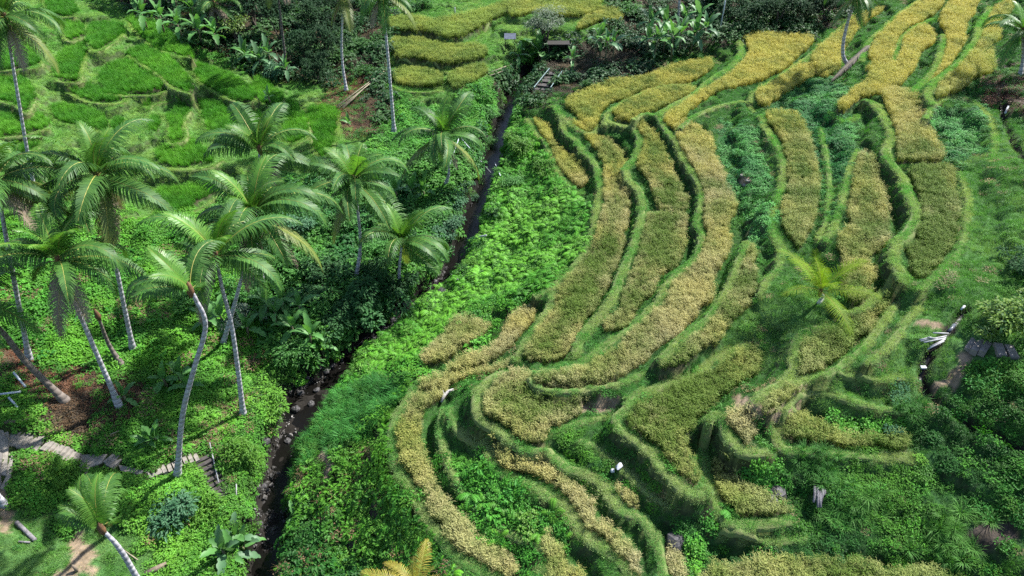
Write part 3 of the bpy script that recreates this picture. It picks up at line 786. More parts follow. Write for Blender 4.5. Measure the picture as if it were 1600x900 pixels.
def sheet(name, gx, gy, Z, colors, keep=None):
    ny, nx = Z.shape
    X, Y = np.meshgrid(gx, gy)
    V = np.stack([X, Y, Z], -1).reshape(-1, 3)
    idx = np.arange(nx * ny).reshape(ny, nx)
    Q = np.stack([idx[:-1, :-1], idx[:-1, 1:], idx[1:, 1:], idx[1:, :-1]], -1)
    Q = Q[keep] if keep is not None else Q.reshape(-1, 4)
    me = bpy.data.meshes.new(name)
    me.vertices.add(len(V)); me.vertices.foreach_set('co', V.ravel())
    me.loops.add(Q.size); me.loops.foreach_set('vertex_index', Q.ravel())
    me.polygons.add(len(Q))
    me.polygons.foreach_set('loop_start', np.arange(len(Q)) * 4)
    me.polygons.foreach_set('use_smooth', np.ones(len(Q), bool))
    at = me.attributes.new('soil', 'FLOAT_COLOR', 'POINT')
    at.data.foreach_set('color', np.concatenate([colors.reshape(-1, 3), np.ones((len(V), 1))], 1).astype(np.float32).ravel())
    me.update(calc_edges=True); me.validate()
    me.materials.append(m_ground)
    return me

# outer land: the same sheet, growing coarser towards the horizon
def stretch(g, lo, hi):
    a = [g[0]]; s = H
    while a[0] > lo: s *= 1.35; a.insert(0, a[0] - s)
    c = []; s = H; x = g[-1]
    while x < hi: s *= 1.35; x += s; c.append(x)
    return np.concatenate([a[:-1], g, c]), len(a) - 1
EX, ox = stretch(GX, -420, 420)
EY, oy = stretch(GY, -250, 620)
EZ = np.zeros((len(EY), len(EX)))
cx = np.clip(np.arange(len(EX)) - ox, 0, len(GX) - 1); cy = np.clip(np.arange(len(EY)) - oy, 0, len(GY) - 1)
EZ = ZZ[cy][:, cx].copy()
ESOIL = soil[cy][:, cx].copy()
ddx = np.maximum(np.maximum(GX[0] - EX, EX - GX[-1]), 0)[None]; ddy = np.maximum(np.maximum(GY[0] - EY, EY - GY[-1]), 0)[:, None]
dist = np.hypot(ddx, ddy)
EZ = EZ + (fbm(EX[None] * .02 + 0 * EY[:, None], EY[:, None] * .02 + 0 * EX[None], 90, 4) - .35) * np.minimum(dist * .25, 40)
ground_obj = link('hillside_ground', sheet('hillside_ground', EX, EY, EZ, ESOIL))
tag(ground_obj, 'terraced valley ground of dark soil under grass and leaves', None, None, 'structure')

# ------------------------------------------------------------------ water
m_water, nt, out = new_mat('stream_water')
p = node(nt, 'ShaderNodeBsdfPrincipled'); p.inputs['Roughness'].default_value = .25
p.inputs['Base Color'].default_value = (.005, .0045, .004, 1); p.inputs['IOR'].default_value = 1.33
b = node(nt, 'ShaderNodeBump'); b.inputs['Strength'].default_value = .5; b.inputs['Distance'].default_value = .05
nt.links.new(noise_tex(nt, 4.5, 4), b.inputs['Height']); nt.links.new(b.outputs[0], p.inputs['Normal'])
nt.links.new(p.outputs[0], out.inputs['Surface'])
def ribbon(line, width, dz, nseg=6):
    L = np.asarray(line); t = np.gradient(L[:, :2], axis=0); t /= np.linalg.norm(t, axis=1)[:, None] + 1e-9
    nrm = np.stack([-t[:, 1], t[:, 0]], 1)
    V, Fc = [], []
    us = np.linspace(-1, 1, nseg + 1)
    for i in range(len(L)):
        for u in us:
            q = L[i, :2] + nrm[i] * u * width / 2
            V.append((q[0], q[1], L[i, 2] + dz))
    k = nseg + 1
    for i in range(len(L) - 1):
        for j in range(nseg): Fc.append((i * k + j, i * k + j + 1, (i + 1) * k + j + 1, (i + 1) * k + j))
    return np.array(V), Fc
mb = MB(); mb.add(*ribbon(SL, 4.6, -.16))
tag(mb.build('stream_water', m_water, None, True), 'shallow dark stream running down the valley', None, None, 'structure')
for Lw in DLINE:
    mb = MB(); L2 = Lw.copy(); L2[:, 2] = zat(L2[:, 0], L2[:, 1]) + .05
    mb.add(*ribbon(L2, .2, -.02, 2)); tag(mb.build('ditch_water', m_water, None, True), 'thin line of dark water in an irrigation ditch', None, None, 'structure')
# ------------------------------------------------------------------ plant templates (unlinked meshes, placed as growth)
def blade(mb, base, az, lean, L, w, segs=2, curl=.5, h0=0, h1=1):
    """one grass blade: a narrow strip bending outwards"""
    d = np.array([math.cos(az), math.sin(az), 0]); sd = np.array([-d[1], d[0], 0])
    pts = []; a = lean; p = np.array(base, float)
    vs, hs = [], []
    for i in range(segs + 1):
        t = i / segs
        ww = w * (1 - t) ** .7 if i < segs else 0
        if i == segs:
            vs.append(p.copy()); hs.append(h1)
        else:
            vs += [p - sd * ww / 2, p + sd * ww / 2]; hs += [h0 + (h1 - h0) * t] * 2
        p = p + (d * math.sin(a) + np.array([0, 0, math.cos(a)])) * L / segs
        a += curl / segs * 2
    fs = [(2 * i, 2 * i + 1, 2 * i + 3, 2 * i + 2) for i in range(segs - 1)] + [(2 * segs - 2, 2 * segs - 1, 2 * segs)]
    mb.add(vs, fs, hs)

def leaf(mb, p, az, el, L, w, fold=.15, h=.5, droop=.25):
    """one ovate leaf: six-vertex blade folded along the midrib"""
    d = np.array([math.cos(az) * math.cos(el), math.sin(az) * math.cos(el), math.sin(el)])
    s = np.array([-math.sin(az), math.cos(az), 0]); u = np.cross(d, s)
    p = np.array(p, float)
    dn = np.array([0, 0, -1.0])
    v = [p, p + d * L * .45 + s * w / 2 + u * fold * w, p + d * L * .5 + dn * droop * L * .2, p + d * L * .45 - s * w / 2 + u * fold * w, p + d * L + dn * droop * L]
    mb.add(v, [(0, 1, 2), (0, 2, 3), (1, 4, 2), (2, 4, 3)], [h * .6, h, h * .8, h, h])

U = random.uniform
TEMPL = {}
def template(group, mb, mat):
    o = bpy.data.objects.new('template_' + group, mb.mesh(group, mat))
    TEMPL.setdefault(group, []).append(o)

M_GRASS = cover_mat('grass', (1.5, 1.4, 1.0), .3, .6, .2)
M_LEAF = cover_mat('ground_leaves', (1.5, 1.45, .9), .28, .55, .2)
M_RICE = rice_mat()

for k in range(3):
    mb = MB()
    for i in range(70):
        r, a = .3 * math.sqrt(random.random()), U(0, 6.283)
        blade(mb, (r * math.cos(a), r * math.sin(a), -.03), U(0, 6.283), U(.1, .9), U(.07, .16), U(.012, .022), 1)
    template('short', mb, M_GRASS)
    mb = MB()
    for i in range(64):
        r, a = .28 * math.sqrt(random.random()), U(0, 6.283)
        blade(mb, (r * math.cos(a), r * math.sin(a), -.06), U(0, 6.283), U(.1, .8), U(.22, .46), U(.014, .026), 2, .6)
    template('grass', mb, M_GRASS)
    mb = MB()
    for i in range(58):
        r, a = .16 * math.sqrt(random.random()), U(0, 6.283)
        blade(mb, (r * math.cos(a), r * math.sin(a), -.08), a + U(-.8, .8), U(.1, .6), U(.6, 1.25), U(.025, .045), 3, U(.5, 1.1))
    template('reed', mb, M_GRASS)
    mb = MB()
    for i in range(40):
        r, a = .15 * math.sqrt(random.random()), U(0, 6.283)
        blade(mb, (r * math.cos(a), r * math.sin(a), -.02), U(0, 6.283), U(.1, .9), U(.05, .12), U(.012, .02), 1)
    template('lip', mb, M_GRASS)
    mb = MB()                                               # ripe rice hill: leaves plus nodding heads
    for i in range(20):
        r, a = .10 * math.sqrt(random.random()), U(0, 6.283)
        blade(mb, (r * math.cos(a), r * math.sin(a), 0), U(0, 6.283), U(.05, .5), U(.4, .74), U(.014, .024), 2, .5, 0, .45)
    for i in range(16):
        r, a = .10 * math.sqrt(random.random()), U(0, 6.283)
        z = U(.38, .62); az = U(0, 6.283); q = (r * 1.6 * math.cos(a), r * 1.6 * math.sin(a), z)
        blade(mb, q, az, U(.5, 1.3), U(.16, .27), U(.02, .034), 2, U(.7, 1.4), .8, 1)
    template('rice', mb, M_RICE)
    mb = MB()                                               # young rice: dense upright blades
    for i in range(46):
        r, a = .2 * math.sqrt(random.random()), U(0, 6.283)
        blade(mb, (r * math.cos(a), r * math.sin(a), 0), U(0, 6.283), U(.02, .35), U(.35, .6), U(.014, .026), 2, .4)
    template('young', mb, M_GRASS)
    mb = MB()                                               # creeping small-leaved cover: a low dome with shade painted into its low leaves
    for i in range(72):
        r, a = .5 * math.sqrt(random.random()), U(0, 6.283)
        z = .32 * (1 - (r / .5) ** 2) * U(.45, 1.1)
        leaf(mb, (r * math.cos(a), r * math.sin(a), z), U(0, 6.283), U(-.3, .5), U(.11, .22), U(.07, .13), h=min(1, z / .3) * U(.4, 1))  # h follows height: lower leaves coloured darker to imitate shade inside the dome
    template('vine', mb, M_LEAF)
    mb = MB()                                               # fern tuft
    for i in range(13):
        az, el, L = U(0, 6.283), U(.25, 1.15), U(.55, .95)
        p = np.array([0, 0, 0.0]); a = el
        for s in range(9):
            d = np.array([math.cos(az) * math.cos(a), math.sin(az) * math.cos(a), math.sin(a)])
            q = p + d * L / 9
            wd = .2 * math.sin(math.pi * (s + .8) / 10.2)
            for sg in (-1, 1):
                sd = np.array([-math.sin(az), math.cos(az), 0]) * sg
                tip = p + sd * wd + d * wd * .45 - np.array([0, 0, wd * .3])
                mb.add([p, q, tip], [(0, 1, 2)], .3 + .07 * s)
            p = q; a -= .17
    template('fern', mb, M_LEAF)
    mb = MB()                                               # broad-leaved herb
    for i in range(26):
        az, el = U(0, 6.283), U(-.1, .9)
        r = U(.05, .35)
        leaf(mb, (r * math.cos(az), r * math.sin(az), U(.08, .5)), az + U(-.5, .5), el * .6, U(.22, .4), U(.12, .22), h=U(.2, 1), droop=.35)
    template('broad', mb, M_LEAF)
    mb = MB()                                               # weedy tuft: leaves and grass mixed
    for i in range(40):
        r, a = .4 * math.sqrt(random.random()), U(0, 6.283)
        leaf(mb, (r * math.cos(a), r * math.sin(a), U(.02, .3)), U(0, 6.283), U(-.2, .7), U(.1, .24), U(.04, .1), h=U(.2, 1))
    for i in range(26):
        r, a = .3 * math.sqrt(random.random()), U(0, 6.283)
        blade(mb, (r * math.cos(a), r * math.sin(a), -.05), U(0, 6.283), U(.1, .8), U(.25, .55), U(.015, .03), 2, .7)
    template('weed', mb, M_LEAF)
    mb = MB()                                               # dead leaves and twigs
    for i in range(34):
        r, a = .45 * math.sqrt(random.random()), U(0, 6.283)
        leaf(mb, (r * math.cos(a), r * math.sin(a), U(.0, .06)), U(0, 6.283), U(-.1, .3), U(.08, .22), U(.04, .09), h=U(0, 1), droop=.1)
    for i in range(9):
        a = U(0, 6.283); r = U(0, .3)
        blade(mb, (r * math.cos(a), r * math.sin(a), U(0, .05)), U(0, 6.283), U(1.2, 1.5), U(.3, .7), .018, 1, 0)
    template('dead', mb, M_GRASS)
    mb = MB()                                               # pebbles
    for i in range(14):
        r, a = .4 * math.sqrt(random.random()), U(0, 6.283); s = U(.04, .11)
        v = np.array([(1, 0, 0), (0, 1, 0), (-1, 0, 0), (0, -1, 0), (0, 0, .7), (0, 0, -.7)]) * s * np.array([[U(.7, 1.3)] for _ in range(6)])
        mb.add(v + [r * math.cos(a), r * math.sin(a), s * .3], [(0, 1, 4), (1, 2, 4), (2, 3, 4), (3, 0, 4), (1, 0, 5), (2, 1, 5), (3, 2, 5), (0, 3, 5)], U(0, .6))
    template('pebble', mb, cover_mat('pebbles', (1.3, 1.3, 1.3), 0.0, .5, .5))

TREES = {}
def scatter_tree(group):
    if group in TREES: return TREES[group]
    ng = bpy.data.node_groups.new('grow_' + group, 'GeometryNodeTree')
    ng.interface.new_socket('Geometry', in_out='INPUT', socket_type='NodeSocketGeometry')
    ng.interface.new_socket('Geometry', in_out='OUTPUT', socket_type='NodeSocketGeometry')
    gi, go = ng.nodes.new('NodeGroupInput'), ng.nodes.new('NodeGroupOutput')
    iop = ng.nodes.new('GeometryNodeInstanceOnPoints')
    jn = ng.nodes.new('GeometryNodeJoinGeometry')
    for o in TEMPL[group]:
        oi = ng.nodes.new('GeometryNodeObjectInfo'); oi.inputs['Object'].default_value = o; oi.inputs['As Instance'].default_value = True
        ng.links.new(oi.outputs['Geometry'], jn.inputs[0])
    def na(nm, t):
        n = ng.nodes.new('GeometryNodeInputNamedAttribute'); n.data_type = t; n.inputs['Name'].default_value = nm
        return [s for s in n.outputs if s.enabled and s.name == 'Attribute'][0]
    e2r = ng.nodes.new('FunctionNodeEulerToRotation')
    ng.links.new(na('rot', 'FLOAT_VECTOR'), e2r.inputs[0])
    ng.links.new(gi.outputs[0], iop.inputs['Points']); ng.links.new(jn.outputs[0], iop.inputs['Instance'])
    iop.inputs['Pick Instance'].default_value = True
    ng.links.new(na('tid', 'INT'), iop.inputs['Instance Index'])
    ng.links.new(e2r.outputs[0], iop.inputs['Rotation']); ng.links.new(na('scl', 'FLOAT'), iop.inputs['Scale'])
    ng.links.new(iop.outputs[0], go.inputs[0])
    TREES[group] = ng
    return ng

NX, NY = np.gradient(ZZ, H)[1], np.gradient(ZZ, H)[0]
def grow(name, group, x, y, col, smin=.8, smax=1.2, dz=0.0, tilt=.6, parent=None, z=None):
    """one patch of growth: a point for every plant, each with its own turn, size and colour"""
    n = len(x)
    me = bpy.data.meshes.new(name)
    z = zat(x, y) + dz if z is None else z
    me.vertices.add(n)
    org = np.zeros(3) if parent is None else np.array(parent.location)
    me.vertices.foreach_set('co', (np.stack([x, y, z], -1) - org).ravel())
    gx, gy = np.clip(cell(x, y, NX), -1.5, 1.5) * tilt, np.clip(cell(x, y, NY), -1.5, 1.5) * tilt
    yaw = rng.uniform(0, 2 * math.pi, n)
    # lean with the slope: euler XYZ applies yaw last, so undo the yaw on the tilt axis
    ax, ay = np.arctan(gy), -np.arctan(gx)
    c, s = np.cos(-yaw), np.sin(-yaw)
    rx, ry = c * ax - s * ay, s * ax + c * ay
    rot = np.stack([rx, ry, yaw], -1)
    for nm, t, arr, key in (('rot', 'FLOAT_VECTOR', rot, 'vector'), ('scl', 'FLOAT', rng.uniform(smin, smax, n) * (.7 + .6 * fbm(np.asarray(x) * .65, np.asarray(y) * .65, 210, 3)), 'value'), ('tid', 'INT', rng.integers(0, 3, n), 'value'), ('col', 'FLOAT_VECTOR', np.broadcast_to(col, (n, 3)), 'vector')):
        a = me.attributes.new(nm, t, 'POINT'); a.data.foreach_set(key, np.ascontiguousarray(arr, dtype=np.int32 if t == 'INT' else np.float32).ravel())
    o = link(name, me, parent)
    md = o.modifiers.new('growth', 'NODES'); md.node_group = scatter_tree(group)
    o['kind'] = 'stuff'
    return o

def candidates(sp, margin=90, seed=0):
    g = np.random.default_rng(seed)
    x, y = np.meshgrid(np.arange(GX[0] + 1, GX[-1] - 1, sp), np.arange(GY[0] + 1, GY[-1] - 1, sp))
    x = x.ravel() + g.uniform(-.5, .5, x.size) * sp; y = y.ravel() + g.uniform(-.5, .5, y.size) * sp
    px, py, zc = project(np.stack([x, y, zat(x, y)], -1))
    k = (px > -margin) & (px < 1600 + margin) & (py > -margin * .6) & (py < 900 + margin)
    return x[k], y[k]

def tone(x, y, c1, c2, f=.25, s=0, jit=.12):
    """two natural leaf colours mixed in drifts over the slope"""
    t = np.clip((fbm(x * f, y * f, 100 + s, 3) - .35) / .3, 0, 1)[:, None]
    c = np.array(c1) * (1 - t) + np.array(c2) * t
    return c * (1 + rng.uniform(-jit, jit, (len(x), 1)))

FREE = (PID == 0) & (BID == 0) & (SD > hw + .45 + .9 * farv * vnoise(XX * .9, YY * .9, 19)) & (DDIST > .3) & (DIRT == 0)
KEEP_OUT = np.zeros(XX.shape, bool)               # paths and steps, filled in by their builders
def cover(name, label, group, regions, sp, c1, c2, smin, smax, prob=1.0, f=.25, seed=0, dz=0.0, tilt=.6, extra=None):
    x, y = candidates(sp, seed=seed + 1)
    rc = cell(x, y, RC)
    ok = np.isin(rc, [RN.index(r) for r in regions]) & cell(x, y, FREE) & ~cell(x, y, KEEP_OUT)
    if extra is not None: ok &= extra(x, y)
    if prob < 1: ok &= vnoise(x * .45, y * .45, seed + 7) * .6 + rng.random(len(x)) * .4 < prob
    x, y = x[ok], y[ok]
    if len(x) == 0: return
    o = grow(name, group, x, y, tone(x, y, c1, c2, f, seed), smin, smax, dz, tilt)
    return tag(o, label)
# ------------------------------------------------------------------ concrete paths and steps (left slope, right slope)
m_conc = plain_mat('old_concrete', (.27, .24, .205), (.16, .15, .13), 3, .85, .3)
m_conc_dark = plain_mat('wet_stone', (.075, .065, .06), (.04, .036, .034), 3, .6, .4)
m_pale_slab = plain_mat('pale_concrete', (.19, .17, .16), (.12, .11, .1), 2, .8, .2)

def mark_out(W, grow_by=.15):
    W = np.asarray(W)[:, :2]; c = W.mean(0)
    W = c + (W - c) * (1 + grow_by / max(.3, np.abs(W - c).max()))
    D, _ = line_dist(np.vstack([W, W[:1]]), XX, YY, 1.2)
    KEEP_OUT[pip(W, XX, YY) | (D < .18)] = True

def slab(name, outline, mat, thick=.16, lift=.09, label=None):
    P = np.array([ground(*q) for q in outline])
    z = np.median(P[:, 2]) * .3 + P[:, 2] * .7 + lift
    n = len(P)
    top = np.stack([P[:, 0], P[:, 1], z], -1); bot = top - [0, 0, thick + .3]
    mb = MB(); mb.add(np.vstack([top, bot]), [tuple(range(n))] + [(i, i + n, (i + 1) % n + n, (i + 1) % n) for i in range(n)])
    mark_out(P)
    o = mb.build(name, mat)
    tag(o, label, None, None, 'structure')
    return o

def stairs(label, a, b, count, width, mat, cat='stairs', depth=.24, name='stone_stairs', extra_lift=.1, yaw_off=0.0):
    A, B = ground(*a), ground(*b)
    root = tag(link(name, None, None, ((A + B) / 2).tolist()), label, cat)
    d = (B - A)[:2]; yaw = math.atan2(d[1], d[0]) + yaw_off
    rot = Matrix.Rotation(yaw, 3, 'Z')
    for i in range(count):
        p = A + (B - A) * (i + .5) / count
        z = float(zat(p[0], p[1])) + extra_lift
        mb = MB(); w = width * U(.9, 1.08)
        mb.box((0, 0, -.16), (depth, w, .4)); me = mb.mesh('step', mat)
        o = link('step', me, root, (p[0] - root.location[0], p[1] - root.location[1], z - root.location[2]), (U(-.03, .03), U(-.03, .03), yaw + U(-.05, .05)))
        c, s = math.cos(yaw), math.sin(yaw); hx, hy = depth * .7, w / 2
        mark_out([(p[0] + c * i_ * hx - s * j_ * hy, p[1] + s * i_ * hx + c * j_ * hy) for i_, j_ in ((-1, -1), (1, -1), (1, 1), (-1, 1))], .05)
    return root

stairs('pale concrete steps descending from the landing at the left edge', (14,684), (66,695), 8, 1.15, m_conc)
stairs('narrow half-buried concrete steps beside the brown leaf litter', (70,697), (122,719), 9, .8, m_conc)
stairs('small mossy steps between the two concrete landings', (170,716), (184,727), 3, .8, m_conc)
stairs('low steps beside the foot of the bare-topped palm', (252,735), (312,716), 7, .7, m_conc)
stairs('dark wet stone steps going down to the stream', (316,716), (352,778), 9, 1.0, m_conc_dark, depth=.28)
stairs('broad blurred-edged concrete steps below the leafy tree', (1511,538), (1545,545), 3, 1.2, m_pale_slab, depth=.34, extra_lift=.12)
stairs('upper pale concrete steps at the right edge', (1552,548), (1588,553), 2, 1.0, m_pale_slab, depth=.45, extra_lift=.12)
stairs('grey steps with handrails climbing under the banana plants', (845,142), (862,112), 8, 1.7, m_conc_dark, depth=.5)
slab('path', [(-20,668),(4,672),(14,676),(14,700),(12,745),(-20,745)], m_conc, label='concrete landing at the left edge')
slab('path', [(128,712),(168,710),(160,724),(140,731),(134,745),(124,744),(126,722)], m_conc, label='concrete landing in the middle of the stepped path')
slab('path', [(186,728),(213,733),(230,738),(250,732),(256,740),(235,748),(215,742),(190,738)], m_conc, label='concrete path slab beside the bare-topped palm')
slab('path', [(14,708),(21,712),(18,745),(8,768),(2,766),(12,742)], m_conc, label='narrow concrete kerb strip below the landing')
slab('path', [(-20,700),(6,712),(4,760),(-20,775)], m_pale_slab, lift=.35, label='pale concrete ledge at the left edge')

# ------------------------------------------------------------------ rice paddies: crop, bund and the grass on the bund
m_bund = plain_mat('bund_turf', (.09, .15, .035), (.14, .16, .06), 2.5, .95, .6, 14)
x_r, y_r = candidates(.18, 40, seed=77)
pid_r = cell(x_r, y_r, PID)
x_y, y_y = candidates(.3, 60, seed=78)
pid_y = cell(x_y, y_y, PID)
ROOT = {}
for n, k in enumerate(PK):
    z, ripe, mid, poly, lab = PADDY[k]
    W = PWORLD[k]; c = W.mean(0)
    root = tag(link('rice_paddy', None, None, (c[0], c[1], LV(z))), lab, 'rice paddy', 'ripening rice terraces' if k[0] == 'F' else 'young green rice plots')
    ROOT[k] = root
    if k[0] == 'F':
        s = pid_r == n + 1
        x, y = x_r[s], y_r[s]
        s = rng.random(len(x)) < .93
        x, y = x[s], y[s]
        # distance from the edge of the plot, for plots with a greener middle
        e = np.full(len(x), 9.0)
        for a, b in zip(W, np.roll(W, -1, 0)):
            d = b - a; t = np.clip(((x - a[0]) * d[0] + (y - a[1]) * d[1]) / (d @ d + 1e-9), 0, 1)
            e = np.minimum(e, np.hypot(x - a[0] - t * d[0], y - a[1] - t * d[1]))
        r = ripe - .15 * (y < 55) - mid * .75 * np.clip((e - .25) / .9, 0, 1) + (fbm(x * .5, y * .5, 31, 3) - .5) * 1.5
        far = np.clip((y - 52) / 22, 0, 1)
        dry = np.clip(.72 - far + (fbm(x * .3, y * .3, 37, 2) - .5), 0, 1)
        lime = {'F31': .9, 'F32': .8, 'F33': .9, 'F34': 1, 'F35': .8, 'F36': .3, 'F10': .5, 'F9': .35, 'F18': .45, 'F17': .45, 'F8b': .5, 'F6': .3, 'F19': .5, 'F30': .35, 'F22': .2, 'F23': .35}.get(k, .08)
        col = np.stack([np.clip(r + .35 * (lime > .7), -.2, 1.1), dry, np.clip(lime + (fbm(x * .4, y * .4, 39, 2) - .5) * .8, 0, 1)], -1)
        o = grow('crop', 'rice', x, y, col, .65, 1.2, 0, .1, root)
    else:
        s = pid_y == n + 1
        x, y = x_y[s], y_y[s]
        o = grow('crop', 'young', x, y, tone(x, y, (.045, .175, .018), (.085, .25, .028), .3, 5), 1.0, 1.4, 0, .2, root)

x_b, y_b = candidates(.14, 40, seed=79)
bid_b = cell(x_b, y_b, BID)
for b, (k, w, line, zb) in enumerate(BUND):
    root = ROOT[k]; L = BLINE[b]
    seg_ = np.concatenate([[0], np.cumsum(np.hypot(*np.diff(L, axis=0).T))])
    s = np.arange(0, seg_[-1], .3)
    P = np.stack([np.interp(s, seg_, L[:, 0]), np.interp(s, seg_, L[:, 1])], -1)
    t = np.gradient(P, axis=0); t /= np.linalg.norm(t, axis=1)[:, None] + 1e-9
    nr = np.stack([-t[:, 1], t[:, 0]], -1)
    V, Fc = [], []
    us = np.array([-1.0, -.8, 0, .8, 1.0]); hs = np.array([-.25, .015, .025, .015, -.25])
    for i in range(len(P)):
        ww = w * (.24 + .5 * fbm(P[i, 0] * .8, P[i, 1] * .8, 15, 3))
        zc = float(zat(*P[i]))
        zt = max(zc, LV(zb) + .06)
        for u, h_ in zip(us, hs):
            q = P[i] + nr[i] * u * ww
            V.append((q[0] - root.location[0], q[1] - root.location[1], zt + h_ + U(-.02, .02) - root.location[2]))
    for i in range(len(P) - 1):
        for j in range(4): Fc.append((i * 5 + j, i * 5 + j + 1, (i + 1) * 5 + j + 1, (i + 1) * 5 + j))
    mb = MB(); mb.add(V, Fc)
    bo = mb.build('bund', m_bund, root, True)
    s = bid_b == b + 1
    x, y = x_b[s], y_b[s]
    if len(x):
        c1, c2 = ((.12, .30, .09), (.27, .36, .17)) if k[0] == 'F' and k not in ('F31', 'F32') else ((.12, .27, .06), (.21, .33, .10))
        g = grow('grass', 'lip', x, y, tone(x, y, c1, c2, .5, 12, .25), 0.7, 1.3, .05, .3, root)
        g.parent = bo

# ------------------------------------------------------------------ ground cover, one object for each kind of growth
def riser(x, y): return cell(x, y, SLOPE) > .35
cover('bank_grass', 'deep green grass on the terrace banks, darkened with painted riser shade', 'grass', ['bank'], .27, (.016, .08, .02), (.05, .18, .034), .32, .6, seed=1, f=.3, tilt=.95)  # deep green lowered further so the colour carries the shade of the risers
cover('bank_turf', 'short turf between the terraces', 'short', ['bank'], .36, (0.053, 0.192, 0.039), (0.105, 0.243, 0.052), .9, 1.4, seed=2, f=.3, tilt=.95)
cover('bank_weeds', 'leafy weeds on the terrace banks', 'weed', ['bank', 'scrub'], .6, (0.032, 0.122, 0.023), (0.058, 0.179, 0.033), .6, 1.0, prob=.42, seed=3)
cover('scrub_creeper', 'low creeping green cover in the terrace hollows', 'vine', ['scrub'], .4, (0.026, 0.141, 0.039), (0.074, 0.243, 0.065), .5, .95, seed=4)
cover('lawn_grass', 'short grass of the open slopes', 'short', ['lawn'], .25, (0.075, 0.2, 0.055), (0.14, 0.26, 0.085), .9, 1.5, seed=5, f=.5)
cover('lawn_tufts', 'taller tufts in the open grass slopes', 'grass', ['lawn'], .5, (0.053, 0.179, 0.026), (0.084, 0.230, 0.039), .5, .9, prob=.45, seed=6)
cover('pale_grass', 'pale long grass round the young rice', 'grass', ['pale'], .27, (0.08, 0.23, 0.04), (0.17, 0.3, 0.08), .4, .8, seed=7, f=.35)
cover('pale_weeds', 'soft weeds on the left slope', 'weed', ['pale'], .7, (0.06, 0.18, 0.03), (0.11, 0.23, 0.05), .6, 1.0, prob=.4, seed=8)
cover('vine_cover', 'bright small-leaved creeper blanketing the slope under the palms', 'vine', ['vine'], .36, (0.035, 0.14, 0.016), (0.075, 0.22, 0.022), .8, 1.45, seed=9, f=.35)
cover('vine_herbs', 'broad leaves poking out of the creeper', 'broad', ['vine', 'leafy'], .9, (0.032, 0.154, 0.026), (0.063, 0.218, 0.026), .7, 1.2, prob=.4, seed=10)
cover('broad_cover', 'dark broad-leaved undergrowth on the left bank', 'broad', ['broad'], .42, (0.021, 0.096, 0.026), (0.053, 0.166, 0.029), .8, 1.4, seed=11, f=.35)
cover('broad_ferns', 'ferns in the left bank undergrowth', 'fern', ['broad', 'leafy'], .7, (0.042, 0.154, 0.026), (0.079, 0.218, 0.026), .7, 1.2, prob=.55, seed=12)
cover('bright_cover', 'bright leafy weeds on the lower left slope', 'vine', ['bright'], .38, (0.045, 0.15, 0.02), (0.095, 0.24, 0.03), .7, 1.25, seed=13, f=.45)
cover('bright_weeds', 'taller weeds on the lower left slope', 'weed', ['bright', 'leafy'], .5, (0.053, 0.192, 0.026), (0.089, 0.243, 0.033), .7, 1.3, prob=.6, seed=14)
cover('fern_cover', 'bright green ferns and herbs on the right stream bank', 'fern', ['fern'], .38, (0.045, 0.17, 0.02), (0.085, 0.24, 0.03), .7, 1.2, seed=15, f=.35)
cover('fern_leaves', 'leafy creeper between the bank ferns', 'vine', ['fern'], .5, (0.04, 0.14, 0.02), (0.09, 0.21, 0.04), .7, 1.2, prob=.75, seed=16)
cover('fern_grass', 'long grass on the right stream bank', 'reed', ['fern'], .8, (0.053, 0.192, 0.026), (0.084, 0.256, 0.039), .5, .9, prob=.5, seed=17)
cover('reed_grass', 'tall blue-green grass by the stream', 'reed', ['reed'], .42, (0.037, 0.166, 0.039), (0.063, 0.243, 0.052), .6, 1.05, seed=18)
cover('mixed_weeds', 'tangled weeds on the near stream bank', 'weed', ['mixed', 'reed'], .42, (0.025, 0.1, 0.02), (0.075, 0.19, 0.03), .7, 1.3, prob=.72, seed=19)
cover('mixed_broad', 'broad-leaved herbs on the near stream bank', 'broad', ['mixed'], .6, (0.018, 0.08, 0.016), (0.06, 0.18, 0.02), .7, 1.3, prob=.6, seed=20)
cover('mixed_ferns', 'ferns on the near stream bank', 'fern', ['mixed'], .6, (0.032, 0.141, 0.021), (0.074, 0.230, 0.021), .6, 1.1, prob=.55, seed=21)
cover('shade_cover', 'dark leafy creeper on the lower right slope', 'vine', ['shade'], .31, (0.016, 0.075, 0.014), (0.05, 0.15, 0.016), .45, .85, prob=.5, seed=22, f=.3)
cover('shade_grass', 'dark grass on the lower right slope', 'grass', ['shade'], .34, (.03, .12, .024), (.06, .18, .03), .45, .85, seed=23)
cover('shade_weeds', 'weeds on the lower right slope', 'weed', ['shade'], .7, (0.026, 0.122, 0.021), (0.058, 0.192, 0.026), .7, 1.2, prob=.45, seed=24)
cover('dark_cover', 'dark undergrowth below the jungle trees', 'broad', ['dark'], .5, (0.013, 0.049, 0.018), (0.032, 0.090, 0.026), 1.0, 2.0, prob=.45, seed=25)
cover('dark_litter', 'dead leaves below the jungle trees', 'dead', ['dark', 'litter'], .5, (.10, .075, .05), (.055, .045, .035), .8, 1.4, prob=.75, seed=26)
cover('leaf_litter', 'reddish-brown fallen leaves on bare ground', 'dead', ['litter'], .32, (.16, .07, .045), (.11, .075, .05), .7, 1.1, seed=27)
cover('leafy_cover', 'mixed leafy growth', 'vine', ['leafy'], .45, (0.037, 0.154, 0.021), (0.063, 0.218, 0.026), .8, 1.3, seed=28)
